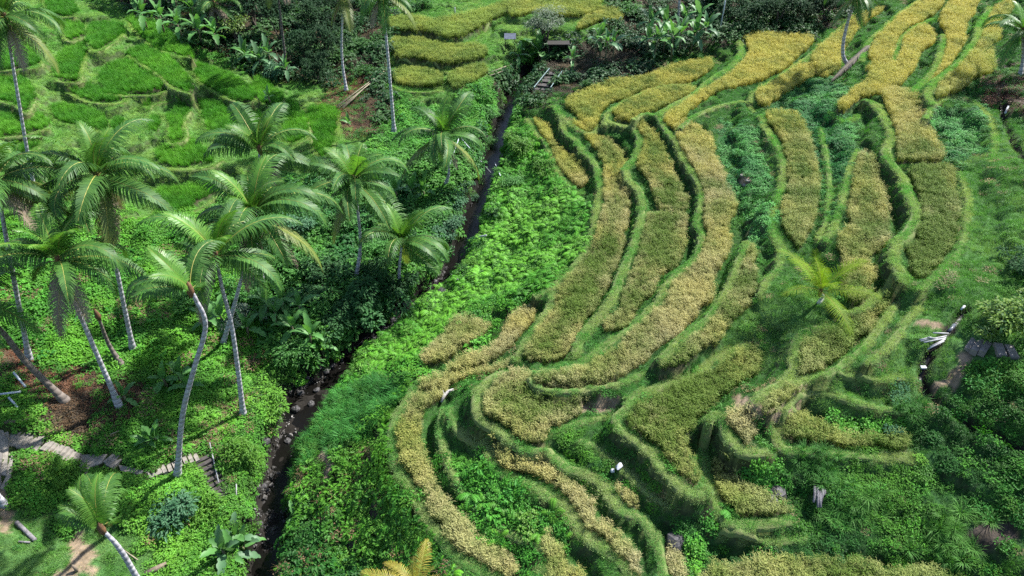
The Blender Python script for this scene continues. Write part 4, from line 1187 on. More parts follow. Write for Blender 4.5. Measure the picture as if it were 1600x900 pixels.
# growth overhanging the gully edges
x, y = candidates(.4, seed=90)
e = cell(x, y, SD - hw); s = (e > .4) & (e < 2.0) & (rng.random(len(x)) < .9 - .6 * cell(x, y, farv))
tag(grow('gully_growth', 'weed', x[s], y[s], tone(x[s], y[s], (.02, .07, .016), (.045, .12, .02)), .6, 1.3), 'weeds overhanging the edges of the stream gully')
x, y = candidates(.4, seed=91)
e = cell(x, y, SD - hw); s = (e > -.5) & (e < .6) & (rng.random(len(x)) < .55)
tag(grow('stream_pebbles', 'pebble', x[s], y[s], tone(x[s], y[s], (.02, .019, .018), (.05, .047, .044)) * (1 + 1.6 * cell(x[s], y[s], bar)[:, None]), .7, 1.6), 'grey pebbles along the stream bed')

cover('litter_weeds', 'green weeds growing through the leaf litter', 'weed', ['litter'], .5, (0.032, 0.128, 0.023), (0.063, 0.205, 0.026), .6, 1.1, prob=.5, seed=30)
for i, (q, r) in enumerate((((1340,785),1.1),((1275,725),1.3),((1480,850),1.6),((1420,640),1.2),((560,620),1.5),((470,705),1.0),((1300,800),.9))):
    B = ground(*q); n = int(9 * r * r) + 5
    x = B[0] + rng.normal(0, .45 * r, n); y = B[1] + rng.normal(0, .4 * r, n)
    tag(grow('grass_tussock', 'reed', x, y, tone(x, y, (.04, .14, .03), (.075, .2, .045)), .55, .95), 'arching long-bladed grass tussocks')

cover('dry_stems', 'dead brown stems and leaves caught in the weeds', 'dead', ['mixed', 'bright', 'vine'], .6, (.2, .14, .09), (.12, .1, .06), .7, 1.3, prob=.3, seed=41, dz=.28)
cover('bright_ferns', 'ferns among the lower left weeds', 'fern', ['bright', 'vine'], .8, (.04, .15, .02), (.08, .22, .03), .7, 1.1, prob=.4, seed=42)

cover('lawn_weeds', 'darker weeds dotted over the open grass slopes', 'weed', ['lawn'], .6, (.03, .12, .025), (.07, .18, .035), .4, .8, prob=.38, seed=51)
cover('lawn_dry', 'dry straw lying on the grass slopes', 'dead', ['lawn', 'bank', 'shade'], .7, (.22, .18, .10), (.14, .12, .07), .6, 1.1, prob=.27, seed=52, dz=.04)
# ------------------------------------------------------------------ coconut palms
m_frond = foliage_mat('palm_frond', (.028, .095, .022), (.08, .185, .032), .28, .5, .28, .6)
m_frond_old = foliage_mat('palm_frond_old', (.075, .13, .03), (.14, .17, .04), .3, .5, .3, .6)
m_frond_y = foliage_mat('palm_frond_young', (.13, .26, .015), (.22, .31, .02), .4, .6, .12, .6)
m_frond_fresh = foliage_mat('palm_frond_fresh', (.06, .18, .025), (.115, .24, .035), .35, .42, .35, .6)
m_frond_gold = foliage_mat('palm_frond_yellow', (.34, .28, .04), (.4, .34, .07), .35, .45, .3, .6)
m_frond_dead = foliage_mat('palm_frond_dead', (.16, .12, .09), (.24, .19, .15), .15, .7, .2, .6)
m_rachis = plain_mat('palm_rachis', (.22, .24, .05), (.3, .27, .07), 2, .5, 0)
m_coco = plain_mat('coconut', (.16, .15, .03), (.12, .16, .03), 3, .45, 0)
m_heart = plain_mat('palm_heart', (.16, .08, .035), (.09, .055, .03), 8, .8, .3)

def trunk_mat(name, c1, c2, ring):
    m, nt, out = new_mat(name)
    p = node(nt, 'ShaderNodeBsdfPrincipled'); p.inputs['Roughness'].default_value = .85
    tc = node(nt, 'ShaderNodeTexCoord'); w = node(nt, 'ShaderNodeTexWave', bands_direction='Z')
    nt.links.new(tc.outputs['Object'], w.inputs['Vector'])
    w.inputs['Scale'].default_value = .8; w.inputs['Distortion'].default_value = 1.5; w.inputs['Detail'].default_value = 2; w.inputs['Detail Scale'].default_value = 3
    c = mixrgb(nt, c1, c2, mapr(nt, noise_tex(nt, 2.2, 5), .35, .68, 0, 1))
    c = mixrgb(nt, c, ring, mapr(nt, w.outputs['Fac'], .0, .28, .75, 0))
    nt.links.new(c, p.inputs['Base Color'])
    b = node(nt, 'ShaderNodeBump'); b.inputs['Strength'].default_value = .6; b.inputs['Distance'].default_value = .04
    nt.links.new(w.outputs['Fac'], b.inputs['Height']); nt.links.new(b.outputs[0], p.inputs['Normal'])
    nt.links.new(p.outputs[0], out.inputs['Surface'])
    return m
m_trunk = trunk_mat('palm_trunk', (.42, .41, .44), (.27, .26, .28), (.15, .14, .15))
m_trunk_brown = trunk_mat('palm_trunk_brown', (.17, .14, .12), (.11, .09, .075), (.06, .05, .045))
m_trunk_dark = trunk_mat('palm_trunk_dark', (.11, .09, .085), (.07, .06, .055), (.035, .03, .03))

def frond_mesh(name, el0, droop, mat, L=1.0, side=0.0, leaflets=58, hang=.55, rach=True, lw=.0085):
    """one pinnate leaf along +x, starting at elevation el0 and bending under its weight"""
    mb = MB(); n = 22
    a, b = el0, 0.0
    p = np.zeros(3); pts = [p]; tang = []
    for i in range(n):
        t = (i + .5) / n
        d = np.array([math.cos(a) * math.cos(b), math.cos(a) * math.sin(b), math.sin(a)])
        tang.append(d); p = p + d * L / n; pts.append(p)
        a = max(a - droop * (.4 + 1.4 * t) / n, -1.45); b += side / n
    tang.append(tang[-1]); pts = np.array(pts); tang = np.array(tang)
    s_arr = np.linspace(0, 1, n + 1)
    for i in range(leaflets):
        s = .1 + .9 * (i + .5) / leaflets
        P = np.array([np.interp(s, s_arr, pts[:, k]) for k in range(3)]); T = np.array([np.interp(s, s_arr, tang[:, k]) for k in range(3)])
        T /= np.linalg.norm(T)
        sd = np.cross(T, [0, 0, 1.0]); sd /= np.linalg.norm(sd) + 1e-6
        up = np.cross(sd, T)
        ll = .25 * (math.sin(math.pi * min(1, (s * .86 + .1))) ** .55) * random.uniform(.85, 1.1)
        for sg in (-1, 1):
            fw = .35 + .75 * s ** 2 + random.uniform(-.08, .08)
            d1 = sd * sg * math.cos(fw) + T * math.sin(fw) + up * .12
            d1 /= np.linalg.norm(d1)
            d2 = d1 + np.array([0, 0, -1.0]) * hang * random.uniform(.7, 1.5); d2 /= np.linalg.norm(d2)
            d3 = d2 + np.array([0, 0, -1.0]) * hang * 1.3; d3 /= np.linalg.norm(d3)
            q1 = P + d1 * ll * .4; q2 = q1 + d2 * ll * .35; q3 = q2 + d3 * ll * .25
            w = T * lw
            mb.add([P - w, P + w, q1 + w * .95, q1 - w * .95, q2 + w * .7, q2 - w * .7, q3], [(0, 1, 2, 3), (3, 2, 4, 5), (5, 4, 6)], .5)
    me_leaf = mb
    r = MB()
    r.tube(pts[::2], np.linspace(.0085, .0025, len(pts[::2])), 4, False)
    nf = len(me_leaf.f)
    me_leaf.add(np.concatenate(r.v), r.f, 1)
    me = me_leaf.mesh(name, mat)
    me.materials.append(m_rachis)
    idx = np.zeros(len(me.polygons), np.int32); idx[nf:] = 1
    me.polygons.foreach_set('material_index', idx)
    return me

FR = {}
def frond(kind, mat, cls, var):
    key = (kind, cls, var)
    if key not in FR:
        el = [1.35, 1.0, .7, .4, .1, -.35, -.8][cls]
        dr = [1.1, 1.6, 1.9, 1.8, 1.4, .9, .45][cls]
        FR[key] = frond_mesh('frond', el + random.uniform(-.1, .1), dr * random.uniform(.8, 1.15) * (.5 if kind in ('gold', 'young') else 1), mat, side=[-.35, .35][var], hang=[.35, .6, .95, 1.1, 1.0, .7, .45][cls] * (.45 if kind in ('gold', 'young') else 1), leaflets=40 if kind in ('gold', 'young') else 58, lw=.006 if kind in ('gold', 'young') else .0085)
    return FR[key]

PALM_N = 0
def palm(label, base, crown, L=4.7, n=19, dy=0.0, via=(), rad=.165, tm=None, kind='green', wind=None, nuts=0, dead=2, spread=None, base_pt=None, stub=False, upright=False):
    """coconut palm: tapering ringed trunk, crown of pinnate fronds; wind = (azimuth, pull)"""
    global PALM_N
    PALM_N += 1
    B = ground(*base) if base_pt is None else np.array(base_pt)
    pts = [B]
    steps = list(via) + [crown]
    for i, q in enumerate(steps):
        d = ray(*q)
        yy = B[1] + dy * (i + 1) / len(steps)
        pts.append(np.array([0, 0, CAM_H]) + d * (yy / d[1]))
    root = tag(link('coconut_palm', None, None, B.tolist()), label, 'palm tree', 'coconut palms')
    P = np.array(pts) - B
    if len(P) == 2:
        side = np.array([U(-.5, .5), U(-.5, .5), 0])
        P = np.array([P[0], P[0] * .6 + P[1] * .4 + side, P[1]])
    C = smooth_line(P, 7)
    h = np.linalg.norm(P[-1])
    s = np.linspace(0, 1, len(C))
    C = np.vstack([C[0] - [0, 0, .5], C]); s = np.concatenate([[0], s])
    r = rad * (1.0 - .42 * s) + rad * .75 * np.exp(-s * h / .5)
    mb = MB(); mb.tube(C, r, 9, True, .05)
    mb.build('trunk', tm or m_trunk, root, True)
    top = C[-1]
    mats = {'green': m_frond, 'young': m_frond_y, 'gold': m_frond_gold}[kind]
    mb = MB(); mb.tube(np.array([top - [0, 0, .35], top, top + [0, 0, .35], top + [0, 0, .6]]), [rad * .7, rad * 1.15, rad * .8, .03], 8, True, .3)
    mb.build('crown_heart', m_heart, root, True)
    if stub: return root
    ga = 2.399963
    a0 = U(0, 6.28)
    n = n + 1 if kind == 'green' and n > 10 else n
    for i in range(n):
        t = (i + .5) / n
        cls = min(6, int(t ** 1.12 * 6.3))
        if upright: cls = min(3, int(t * 3.4))
        az = a0 + i * ga
        if wind:
            # fronds swing towards the lee side
            dlt = (wind[0] - az + math.pi) % (2 * math.pi) - math.pi
            az += dlt * wind[1]
            if abs(dlt) > 1.9: cls = max(0, cls - 2)
        old = kind == 'green' and cls >= 5 and U(0, 1) < .5
        fresh = kind == 'green' and cls == 0
        me = frond('fresh', m_frond_fresh, cls, i % 2) if fresh else frond('old', m_frond_old, cls, i % 2) if old else frond(kind, mats, cls, i % 2)
        sc = L * .97 * U(.82, 1.1) * (.72 if cls == 0 else 1)
        link('frond', me, root, (top + [0, 0, .15 - .04 * cls]).tolist(), (U(-.35, .35), U(-.22, .22), az + U(-.25, .25)), sc * U(.85, 1.1))
    for i in range(dead):
        me = frond('dead', m_frond_dead, 6, i % 2)
        link('dead_frond', me, root, (top - [0, 0, .15]).tolist(), (0, 0, U(0, 6.28)), L * U(.6, .85))
    if nuts:
        cm = MB()
        for j in range(5):
            th = math.pi * j / 4
            pass
        prof = [(0, -.13), (.09, -.09), (.115, 0), (.085, .09), (0, .12)]
        v = [(rr * math.cos(k * math.pi / 3), rr * math.sin(k * math.pi / 3), zz) for rr, zz in prof for k in range(6)]
        cm.add(v, [(a * 6 + k, a * 6 + (k + 1) % 6, (a + 1) * 6 + (k + 1) % 6, (a + 1) * 6 + k) for a in range(4) for k in range(6)])
        cme = cm.mesh('coconut', m_coco, True)
        for i in range(nuts):
            az = U(0, 6.28)
            link('coconut', cme, root, (top + [.28 * math.cos(az), .28 * math.sin(az), U(-.45, -.12)]).tolist(), (U(-.5, .5), U(-.5, .5), 0), U(.9, 1.3))
    return root

WL = R(150)                                    # the breeze pushes fronds up-valley and left
palm('tall palm with trunk crossing the young rice by the left edge', (62,335), (8,28), 5.0, 18, nuts=8)
palm('big full-crowned palm with coconuts, standing over the bright creeper slope', (208,547), (152,278), 5.4, 22, via=((178,400),), nuts=10, dead=3)
palm('palm with bent drooping front fronds and a straight pale trunk near the leaf litter', (186,634), (92,408), 5.0, 17, via=((120,480),), nuts=3, wind=(R(60), .12))
palm('leftmost palm with its long thin trunk cut by the left edge', (46,563), (-6,280), 4.8, 17, via=((15,400),))
palm('thick brown trunk leaning out of the picture above the leaf litter', (102,627), (-62,462), 4.8, 16, via=((40,565),(0,515)), rad=.22, tm=m_trunk_brown)
palm('broken dark palm stump with an orange top and no fronds', (190,570), (153,494), tm=m_trunk_brown, stub=True, rad=.17)
palm('bare-topped curving palm whose few fronds are blown to one side', (277,743), (298,455), 4.2, 8, via=((285,650),(302,580),(321,510),(306,468)), wind=(R(150), .62), dead=0, rad=.165)
palm('windswept palm with a slender S-shaped pale trunk beside the curving bare-topped one', (380,647), (338,402), 5.0, 17, via=((372,580),(362,510),(346,445)), wind=(R(60), .18))
palm('palm with a reddish leaning trunk and long drooping leaves in the middle of the grove', (348,538), (396,335), 5.8, 20, via=((365,480),(382,415)), nuts=6, dead=4)
palm('palm with upright plume of fronds behind the middle of the grove', (413,447), (406,235), 5.2, 15, wind=(R(90), .25), dead=1)
palm('symmetrical palm with a short straight trunk beside the dark stream shrubs', (556,437), (553,283), 5.2, 20, nuts=4)
palm('short palm leaning over the stream, its fronds reaching across the gully', (632,470), (628,378), 5.0, 16, wind=(R(20), .12), dead=1)
palm('palm with a bright upright heart near the thin pipes', (695,292), (692,214), 5.0, 16, dead=2)
palm('slim tall palm in front of the dark gap, cut by the top edge', (541,142), (536,-10), 4.8, 15, rad=.17)
palm('tall palm with a curved pale trunk beside the far olive terraces', (616,208), (597,-10), 4.8, 16, rad=.19, via=((607,100),))
palm('small blown palm bending over the lawn in the lower corner', (232,935), (160,828), 4.0, 14, via=((190,862),), wind=(R(128), .8), dead=0, rad=.17)
palm('lone palm with a strongly curved trunk among the golden terraces', (1328,107), (1338,-8), 4.2, 15, via=((1317,85),(1321,48)), rad=.22)
palm('palm half hidden at the right edge above the golden strips', (1594,118), (1597,50), 4.2, 15)
palm('young yellow-green palm growing alone between the terraces', (1280,474), (1282,456), 3.7, 12, kind='young', dead=0, rad=.1, upright=True)
palm('dark-trunked palm in the jungle shade at the top', (449,122), (430,-45), 4.6, 15, tm=m_trunk_dark, dead=3)
palm('shaded palm with hanging dead fronds over the banana thicket', (354,62), (334,5), 4.2, 12, tm=m_trunk_dark, dead=6)
palm('low yellow palm tip poking up at the bottom edge', (645,962), (648,920), 2.5, 9, kind='gold', dead=0, rad=.11, upright=True)
palm('grey palm trunk base at the left edge beside the pale ledge', (8,790), (-190,560), 4.6, 15)
palm('pale straight palm trunk rising behind the banana clump', (1060,62), (1068,-95), 4.6, 15, rad=.17)
palm('low dark palm crown at the left edge below the young rice', (34,300), (30,262), 3.6, 13, dead=1)

# ------------------------------------------------------------------ banana plants
m_ban = foliage_mat('banana_leaf', (.05, .16, .045), (.1, .24, .06), .3, .5, .3, 1.0)
m_ban_pale = foliage_mat('banana_leaf_pale', (.05, .15, .06), (.11, .21, .1), .3, .5, .3, 1.0)
m_ban_stem = plain_mat('banana_stem', (.12, .13, .06), (.08, .06, .04), 4, .7, .1)
BL = {}
def banana_leaf(mat, cls, v):
    key = (mat.name, cls, v)
    if key in BL: return BL[key]
    el, dr = [(1.35, .5), (1.0, 1.1), (.7, 1.5), (.25, 1.5), (-.3, 1.0)][cls]
    mb = MB(); n = 12; a = el; p = np.zeros(3); V, Fc = [], []
    for i in range(n + 1):
        t = i / n
        w = 0.0 if t < .1 else .16 * math.sin(math.pi * min(1, (t - .1) / .9) ** .75) ** .6
        if 0.25 < t < .95 and i % 3 == v: w *= .7             # torn margins
        d = np.array([math.cos(a), 0, math.sin(a)]); nrm = np.array([-math.sin(a), 0, math.cos(a)])
        V += [p + np.array([0, w, 0]) + nrm * w * .35, p, p - np.array([0, w, 0]) + nrm * w * .35]
        p = p + d / n; a -= dr * (.3 + 1.4 * t) / n
    for i in range(n):
        k = i * 3
        Fc += [(k, k + 1, k + 4, k + 3), (k + 1, k + 2, k + 5, k + 4)]
    mb.add(V, Fc, .5)
    BL[key] = mb.mesh('leaf', mat, True)
    return BL[key]

def banana(label, group, q, h=1.6, L=1.9, n=8, pale=False):
    B = ground(*q)
    root = tag(link('banana_plant', None, None, B.tolist()), label, 'banana plant', group)
    lean = np.array([U(-.15, .15), U(-.15, .15), 0]) * h
    mb = MB(); mb.tube([(0, 0, -.3), lean * .5 + [0, 0, h * .5], lean + [0, 0, h]], [.13, .1, .07], 7)
    mb.build('stem', m_ban_stem, root, True)
    a0 = U(0, 6.28)
    for i in range(n):
        cls = min(4, int(i / n * 5.2))
        me = banana_leaf(m_ban_pale if pale and i % 2 else m_ban, cls, i % 3)
        link('leaf', me, root, (lean + [0, 0, h - .05 * cls]).tolist(), (U(-.15, .15), 0, a0 + i * 2.4), L * U(.8, 1.15))
    return root

ORD = ['first', 'second', 'third', 'fourth', 'fifth', 'sixth', 'seventh', 'eighth', 'ninth', 'tenth', 'eleventh', 'twelfth']
G1 = 'banana plants behind the golden spur'
banana('largest dark banana plant with upright leaves beside the handrail steps', G1, (842,98), 1.6, 3.0, 9)
banana('small banana plant under the small grey roof', G1, (812,102), 1.4, 2.0, 8)
banana('banana plant just right of the handrail steps', G1, (893,110), 1.6, 1.7, 7)
for i, q in enumerate(((928,98),(937,90),(944,104),(957,104))): banana(ORD[i] + ' thin-stemmed banana plant in the loose row on bare earth, counted from the handrail steps', G1, q, U(2.6, 3.4), 2.0, 7, True)
for i, q in enumerate(((1008,92),(1020,96),(1036,90),(1048,94),(1062,86),(1078,84),(1092,80))): banana(ORD[i] + ' front-row banana plant in the dense clump behind the golden spur, from the left', G1, q, U(2.2, 3.6), 2.4, 8, True)
for i, q in enumerate(((1014,74),(1030,72),(1060,70),(1085,66))): banana(ORD[i] + ' back-row banana plant in the dense clump behind the golden spur, from the left', G1, q, U(2.2, 3.6), 2.4, 8, True)
G2 = 'banana plants in the shaded thicket at the top'
for i, q in enumerate(((232,48),(258,55),(288,66),(316,72),(338,80))): banana(ORD[i] + ' dim banana plant along the front of the shaded thicket, from the left', G2, q, U(1.6, 2.8), 2.5, 8)
for i, q in enumerate(((212,22),(248,20),(283,30),(305,40))): banana(ORD[i] + ' dim banana plant in the back row of the shaded thicket, from the left', G2, q, U(1.6, 2.8), 2.4, 8)
for i, q in enumerate(((388,100),(408,112),(425,104))): banana(ORD[i] + ' blue-green banana plant at the lit edge of the shaded thicket, from the left', G2, q, U(1.2, 2.0), 2.1, 8, True)
banana('pale banana plant with fanned leaves in front of the dark gap', G2, (452,128), 1.7, 1.9, 8, True)
G3 = 'banana plants on the left stream bank'
for i, q in enumerate(((622,312),(642,312),(662,312))): banana(['left', 'middle', 'right'][i] + ' one of three dark banana plants between the palms near the pipes', G3, q, U(.8, 1.3), 2.0, 7)
for i, q in enumerate(((506,556),(486,540),(470,500),(462,528),(446,492),(432,512),(420,492))): banana(ORD[i] + ' banana plant in the damp undergrowth, counted leftwards from the gravel bar', G3, q, U(.9, 1.5), 1.7, 7)
for i, q in enumerate(((332,512),(352,508),(388,528))): banana(['left', 'middle', 'right'][i] + ' banana plant round the two crossing palm trunks', G3, q, U(.9, 1.4), 1.8, 7)
G4 = 'banana plants on the lower left slope'
for i, q in enumerate(((262,606),(284,598),(300,612))): banana(['farthest', 'middle', 'nearest'][i] + ' of three banana plants left of the curving bare-topped palm', G4, q, U(.5, .9), 1.5, 7)
for i, q in enumerate(((232,696),(246,690))): banana(['left', 'right'][i] + ' glossy low banana plant above the stepped path', G4, q, .4, 1.3, 8)
banana('banana shoot beside the pale trunk of the drooping palm', G4, (198,628), .6, 1.3, 6)
for i, q in enumerate(((352,868),(368,876),(384,862),(372,852))): banana(['left', 'lowest', 'right', 'topmost'][i] + ' large-leaved banana plant in the bottom clump near the stream', G4, q, .6, 1.6, 8, True)
banana('small bright banana plant among fallen bamboo', G4, (424,165), 1.1, 1.3, 7)
banana('tiny banana rosette below the tall curved palm', G4, (545,196), .3, 1.1, 7)
banana('lone bright banana shoot on the near stream bank', G4, (462,812), .3, 1.1, 5)

# ------------------------------------------------------------------ shrubs and small trees
SM = {
 'dark': foliage_mat('dark_leaves', (.016, .06, .02), (.04, .12, .035), .2, .6, .15),
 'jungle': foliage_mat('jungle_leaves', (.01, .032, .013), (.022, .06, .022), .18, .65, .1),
 'teal': foliage_mat('blue_green_leaves', (.035, .11, .05), (.065, .16, .075), .25, .55, .2),
 'green': foliage_mat('green_leaves', (.035, .13, .025), (.065, .2, .035), .28, .55, .2),
 'lime': foliage_mat('lime_leaves', (.1, .26, .03), (.17, .34, .05), .35, .45, .35),
 'bright': foliage_mat('bright_leaves', (.06, .18, .018), (.1, .23, .025), .3, .55, .2),
 'tips': foliage_mat('yellow_tipped_leaves', (.04, .12, .035), (.17, .27, .035), .3, .45, .4, 2.2),
 'grey': foliage_mat('grey_green_leaves', (.10, .16, .10), (.17, .23, .15), .25, .5, .35),
}
m_bark = plain_mat('bark', (.1, .08, .06), (.055, .045, .035), 5, .9, .4)
SH = {}
def crown_mesh(kind, v, leaves, lsize, flat=.75, narrow=False):
    key = (kind, v, leaves, lsize, flat)
    if key in SH: return SH[key]
    g = np.random.default_rng(hash((kind, v)) % 1000 if False else (len(SH) * 17 + 3))
    mb = MB()
    lumps = [(g.normal(0, .5, 3) * [1, 1, .55], g.uniform(.2, .52)) for _ in range(13)]
    for i in range(leaves):
        c, r = lumps[g.integers(len(lumps))]
        d = g.normal(0, 1, 3); d[2] = abs(d[2]) * .9 - .15; d /= np.linalg.norm(d)
        p = c + d * r * (.5 + .6 * g.random() + (.35 * g.random() if g.random() < .12 else 0))
        p[2] = p[2] * flat + .55 * flat
        az = math.atan2(d[1], d[0]) + g.uniform(-.9, .9)
        leaf(mb, p, az, g.uniform(-.5, .6), lsize * g.uniform(.55, 1.5), lsize * (.22 if narrow else .5) * g.uniform(.8, 1.2), h=.5, droop=.3)
    SH[key] = mb.mesh('crown', SM[kind])
    return SH[key]

SHRUB_G = 'shrubs and small trees'
SN = 0
def shrub(label, q, r, kind, name='shrub', lift=0.0, leaves=900, lsize=.2, flat=.85, stems=4, cat='shrub', narrow=False, group=SHRUB_G):
    global SN
    SN += 1
    B = ground(*q)
    root = tag(link(name, None, None, B.tolist(), None, None), label, cat, group)
    mb = MB()
    for i in range(stems):
        a = U(0, 6.28); e = U(.25, .6) * r
        mb.tube([(U(-.1, .1) * r, U(-.1, .1) * r, -.2), (math.cos(a) * e * .4, math.sin(a) * e * .4, lift * .6 + .25 * r), (math.cos(a) * e, math.sin(a) * e, lift + .75 * r)], [.05 * r + .015, .035 * r + .01, .008], 5)
    mb.build('trunk', m_bark, root)
    link('crown', crown_mesh(kind, SN % 2, leaves, lsize, flat, narrow), root, (0, 0, lift), (0, 0, U(0, 6.28)), (r * U(.9, 1.1), r * U(.9, 1.1), r * U(.9, 1.1)))
    return root

shrub('large dark green shrub on the stream bank beside the straight palm trunk', (572,474), 2.0, 'dark', leaves=1400, lsize=.17)
shrub('dark shrub overhanging the gully right of the large one', (606,456), 1.5, 'dark')
shrub('dark green shrub left of the straight palm trunk', (528,470), 1.7, 'green', leaves=1200, lsize=.18)
shrub('feathery grey-green tree standing behind the largest banana plant', (852,72), 2.6, 'grey', 'small_tree', 1.7, 2600, .16, 1.0, 9, 'tree', True)
shrub('dark blue-green shrub in the lower left, beside the dark wet steps', (282,812), 1.5, 'teal', leaves=1300, lsize=.17)
shrub('bright shrub between the dark wet steps and the stream', (375,715), 1.1, 'bright')
shrub('bright low shrub above the gully below the slender palm', (425,640), 1.2, 'bright')
shrub('rounded green shrub near the bottom edge by the stream', (330,800), 1.0, 'bright')
shrub('leafy tree with yellow tips above the concrete steps on the right', (1552,510), 1.8, 'tips', 'small_tree', .5, 2200, .15, .9, 6, 'tree')
shrub('dark shrub at the right edge above the leafy tree', (1592,425), 1.2, 'dark')
shrub('glowing lime round shrub on the shaded lower bank', (828,822), .62, 'lime', leaves=500, lsize=.24)
shrub('pale green bush at the end of the orange-tipped rice strip', (1392,680), .55, 'teal', leaves=450, lsize=.24)
shrub('tiny lime plant just right of the orange-tipped rice strip', (1436,720), .28, 'lime', leaves=160, lsize=.4)
shrub('small pale bush on the grass knoll above the narrow level strip', (1402,622), .6, 'teal', leaves=400, lsize=.25)
shrub('blue-green tree overhanging the stream beside the gully pipe', (702,375), 1.5, 'teal', 'small_tree', .5, 1200, .18, .9, 4, 'tree')
shrub('blue-green shrub with tiered branches above the gully', (712,325), 1.3, 'teal', leaves=1000)
shrub('blue-green shrub under the thin pipes', (725,295), .9, 'teal')
shrub('silvery blue-green shrub in front of the dark-trunked palm', (428,118), 1.7, 'teal', leaves=1200)
shrub('yellowish airy tree in the shaded thicket', (372,70), 2.0, 'tips', 'small_tree', 1.6, 1000, .15, 1.0, 5, 'tree')
shrub('grey-leaved shrub wrapped round the crossing palm trunks', (372,505), 1.1, 'grey', leaves=900)
for i, (q, r) in enumerate((((490,60),2.6),((478,100),2.0),((510,95),2.2),((500,130),1.6),((520,50),2.2))):
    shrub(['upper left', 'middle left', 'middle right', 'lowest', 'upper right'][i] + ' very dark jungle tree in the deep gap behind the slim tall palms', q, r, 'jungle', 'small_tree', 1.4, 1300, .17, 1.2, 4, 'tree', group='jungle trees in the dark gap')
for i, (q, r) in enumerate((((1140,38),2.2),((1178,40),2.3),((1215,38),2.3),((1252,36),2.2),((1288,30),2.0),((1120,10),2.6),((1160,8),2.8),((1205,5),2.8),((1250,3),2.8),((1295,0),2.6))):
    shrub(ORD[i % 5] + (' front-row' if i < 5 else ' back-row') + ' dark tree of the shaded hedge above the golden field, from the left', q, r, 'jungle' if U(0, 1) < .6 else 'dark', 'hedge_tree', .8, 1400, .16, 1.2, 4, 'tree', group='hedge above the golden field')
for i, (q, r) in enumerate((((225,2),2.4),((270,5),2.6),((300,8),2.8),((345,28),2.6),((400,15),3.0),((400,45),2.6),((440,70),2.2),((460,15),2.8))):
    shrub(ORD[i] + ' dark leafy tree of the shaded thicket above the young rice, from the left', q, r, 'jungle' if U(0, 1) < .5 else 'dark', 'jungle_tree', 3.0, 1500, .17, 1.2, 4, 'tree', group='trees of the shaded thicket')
shrub('green bush at the top edge between the far terraces', (660,12), 1.4, 'green')
shrub('dark bush at the top edge above the far olive terrace', (640,18), 1.2, 'dark')
shrub('dark green bush behind the yellow mound of rice', (985,25), 1.5, 'green')
shrub('green bush on the bank below the far bamboo rail', (765,185), 1.1, 'green')
shrub('bright leafy bush right of the dark gully head', (815,235), 1.3, 'bright')
shrub('rounded bright bush halfway up the fern bank', (850,270), 1.1, 'bright')
shrub('weedy green bush below the fern bank bush', (800,290), 1.0, 'green')
shrub('leafy bush on the left bank under the leaning short palm', (590,400), 1.3, 'green')
shrub('bush in the creeper left of the reddish palm trunk', (300,480), 1.0, 'green')
shrub('deep green bush among bananas above the gravel bar', (455,560), 1.3, 'green')
shrub('bright bush at the foot of the drooping palm', (110,745), .9, 'bright')
shrub('yellow-green bush beside the narrow half-buried steps', (80,735), .8, 'bright')

for i, (q, r, kd) in enumerate((((735,415),.8,'bright'),((716,395),.9,'dark'),((748,345),1.1,'green'),((770,335),1.0,'dark'),((738,310),.9,'teal'),((782,268),1.0,'green'),((765,225),1.1,'green'),((797,215),.9,'bright'),((802,185),.9,'green'),((778,178),1.1,'dark'))):
    shrub(ORD[i] + ' leafy bush overhanging the upper gully, counted upstream from the white pole', q, r * .72, kd, leaves=700, group='bushes along the upper gully')

for i, (q, r, kd) in enumerate((((395, 470), 1.4, 'green'), ((430, 400), 1.6, 'dark'), ((460, 360), 1.5, 'teal'), ((470, 420), 1.8, 'green'), ((500, 470), 1.6, 'dark'), ((505, 440), 1.5, 'dark'), ((520, 360), 1.5, 'green'), ((528, 500), 1.5, 'dark'), ((590, 440), 1.7, 'dark'), ((600, 350), 1.5, 'green'), ((655, 400), 1.5, 'dark'), ((670, 350), 1.4, 'green'))):
    shrub(ORD[i] + ' dense bush of the thick undergrowth between palm grove and stream, from the left', q, r, kd, leaves=1100, lsize=.19, group='undergrowth between grove and stream')
# ------------------------------------------------------------------ small things lying about
m_bamboo = plain_mat('dry_bamboo', (.27, .23, .15), (.17, .145, .1), 3, .6, 0)
m_grey_bamboo = plain_mat('weathered_bamboo', (.34, .35, .37), (.22, .22, .23), 3, .6, 0)
m_pvc = plain_mat('grey_pipe', (.5, .54, .58), (.4, .43, .47), 2, .4, 0)
m_white = plain_mat('white_plastic', (.42, .44, .47), (.32, .34, .38), 4, .4, .2)
m_drift = plain_mat('weathered_wood', (.2, .19, .2), (.1, .095, .1), 6, .85, .5)
m_pale_wood = plain_mat('bleached_wood', (.38, .37, .37), (.24, .23, .23), 6, .8, .4)
m_log = plain_mat('old_log', (.17, .135, .1), (.1, .08, .06), 5, .9, .4)
m_rock = plain_mat('dark_rock', (.06, .058, .06), (.03, .029, .03), 3, .55, .6, 8)
m_roof = plain_mat('tin_roof', (.09, .105, .14), (.06, .07, .09), 2, .4, .1)
m_dark = plain_mat('timber_and_opening_shade', (.03, .026, .022), (.02, .018, .016), 4, .8, .2)
m_rail = plain_mat('blue_green_rail', (.2, .27, .27), (.14, .2, .2), 2, .5, 0)

def pole(name, label, cat, pts, rad, mat, lift=.25, sag=0.0, group=None, joints=False, zs=None):
    G = np.array([ground(*q) for q in pts])
    if zs is None: G[:, 2] += lift
    else: G[:, 2] += np.array(zs)
    root_pt = G[0].copy()
    mb = MB(); mb.tube(G - root_pt, rad, 7)
    o = mb.build(name, mat, None, True, root_pt.tolist())
    return tag(o, label, cat, group)

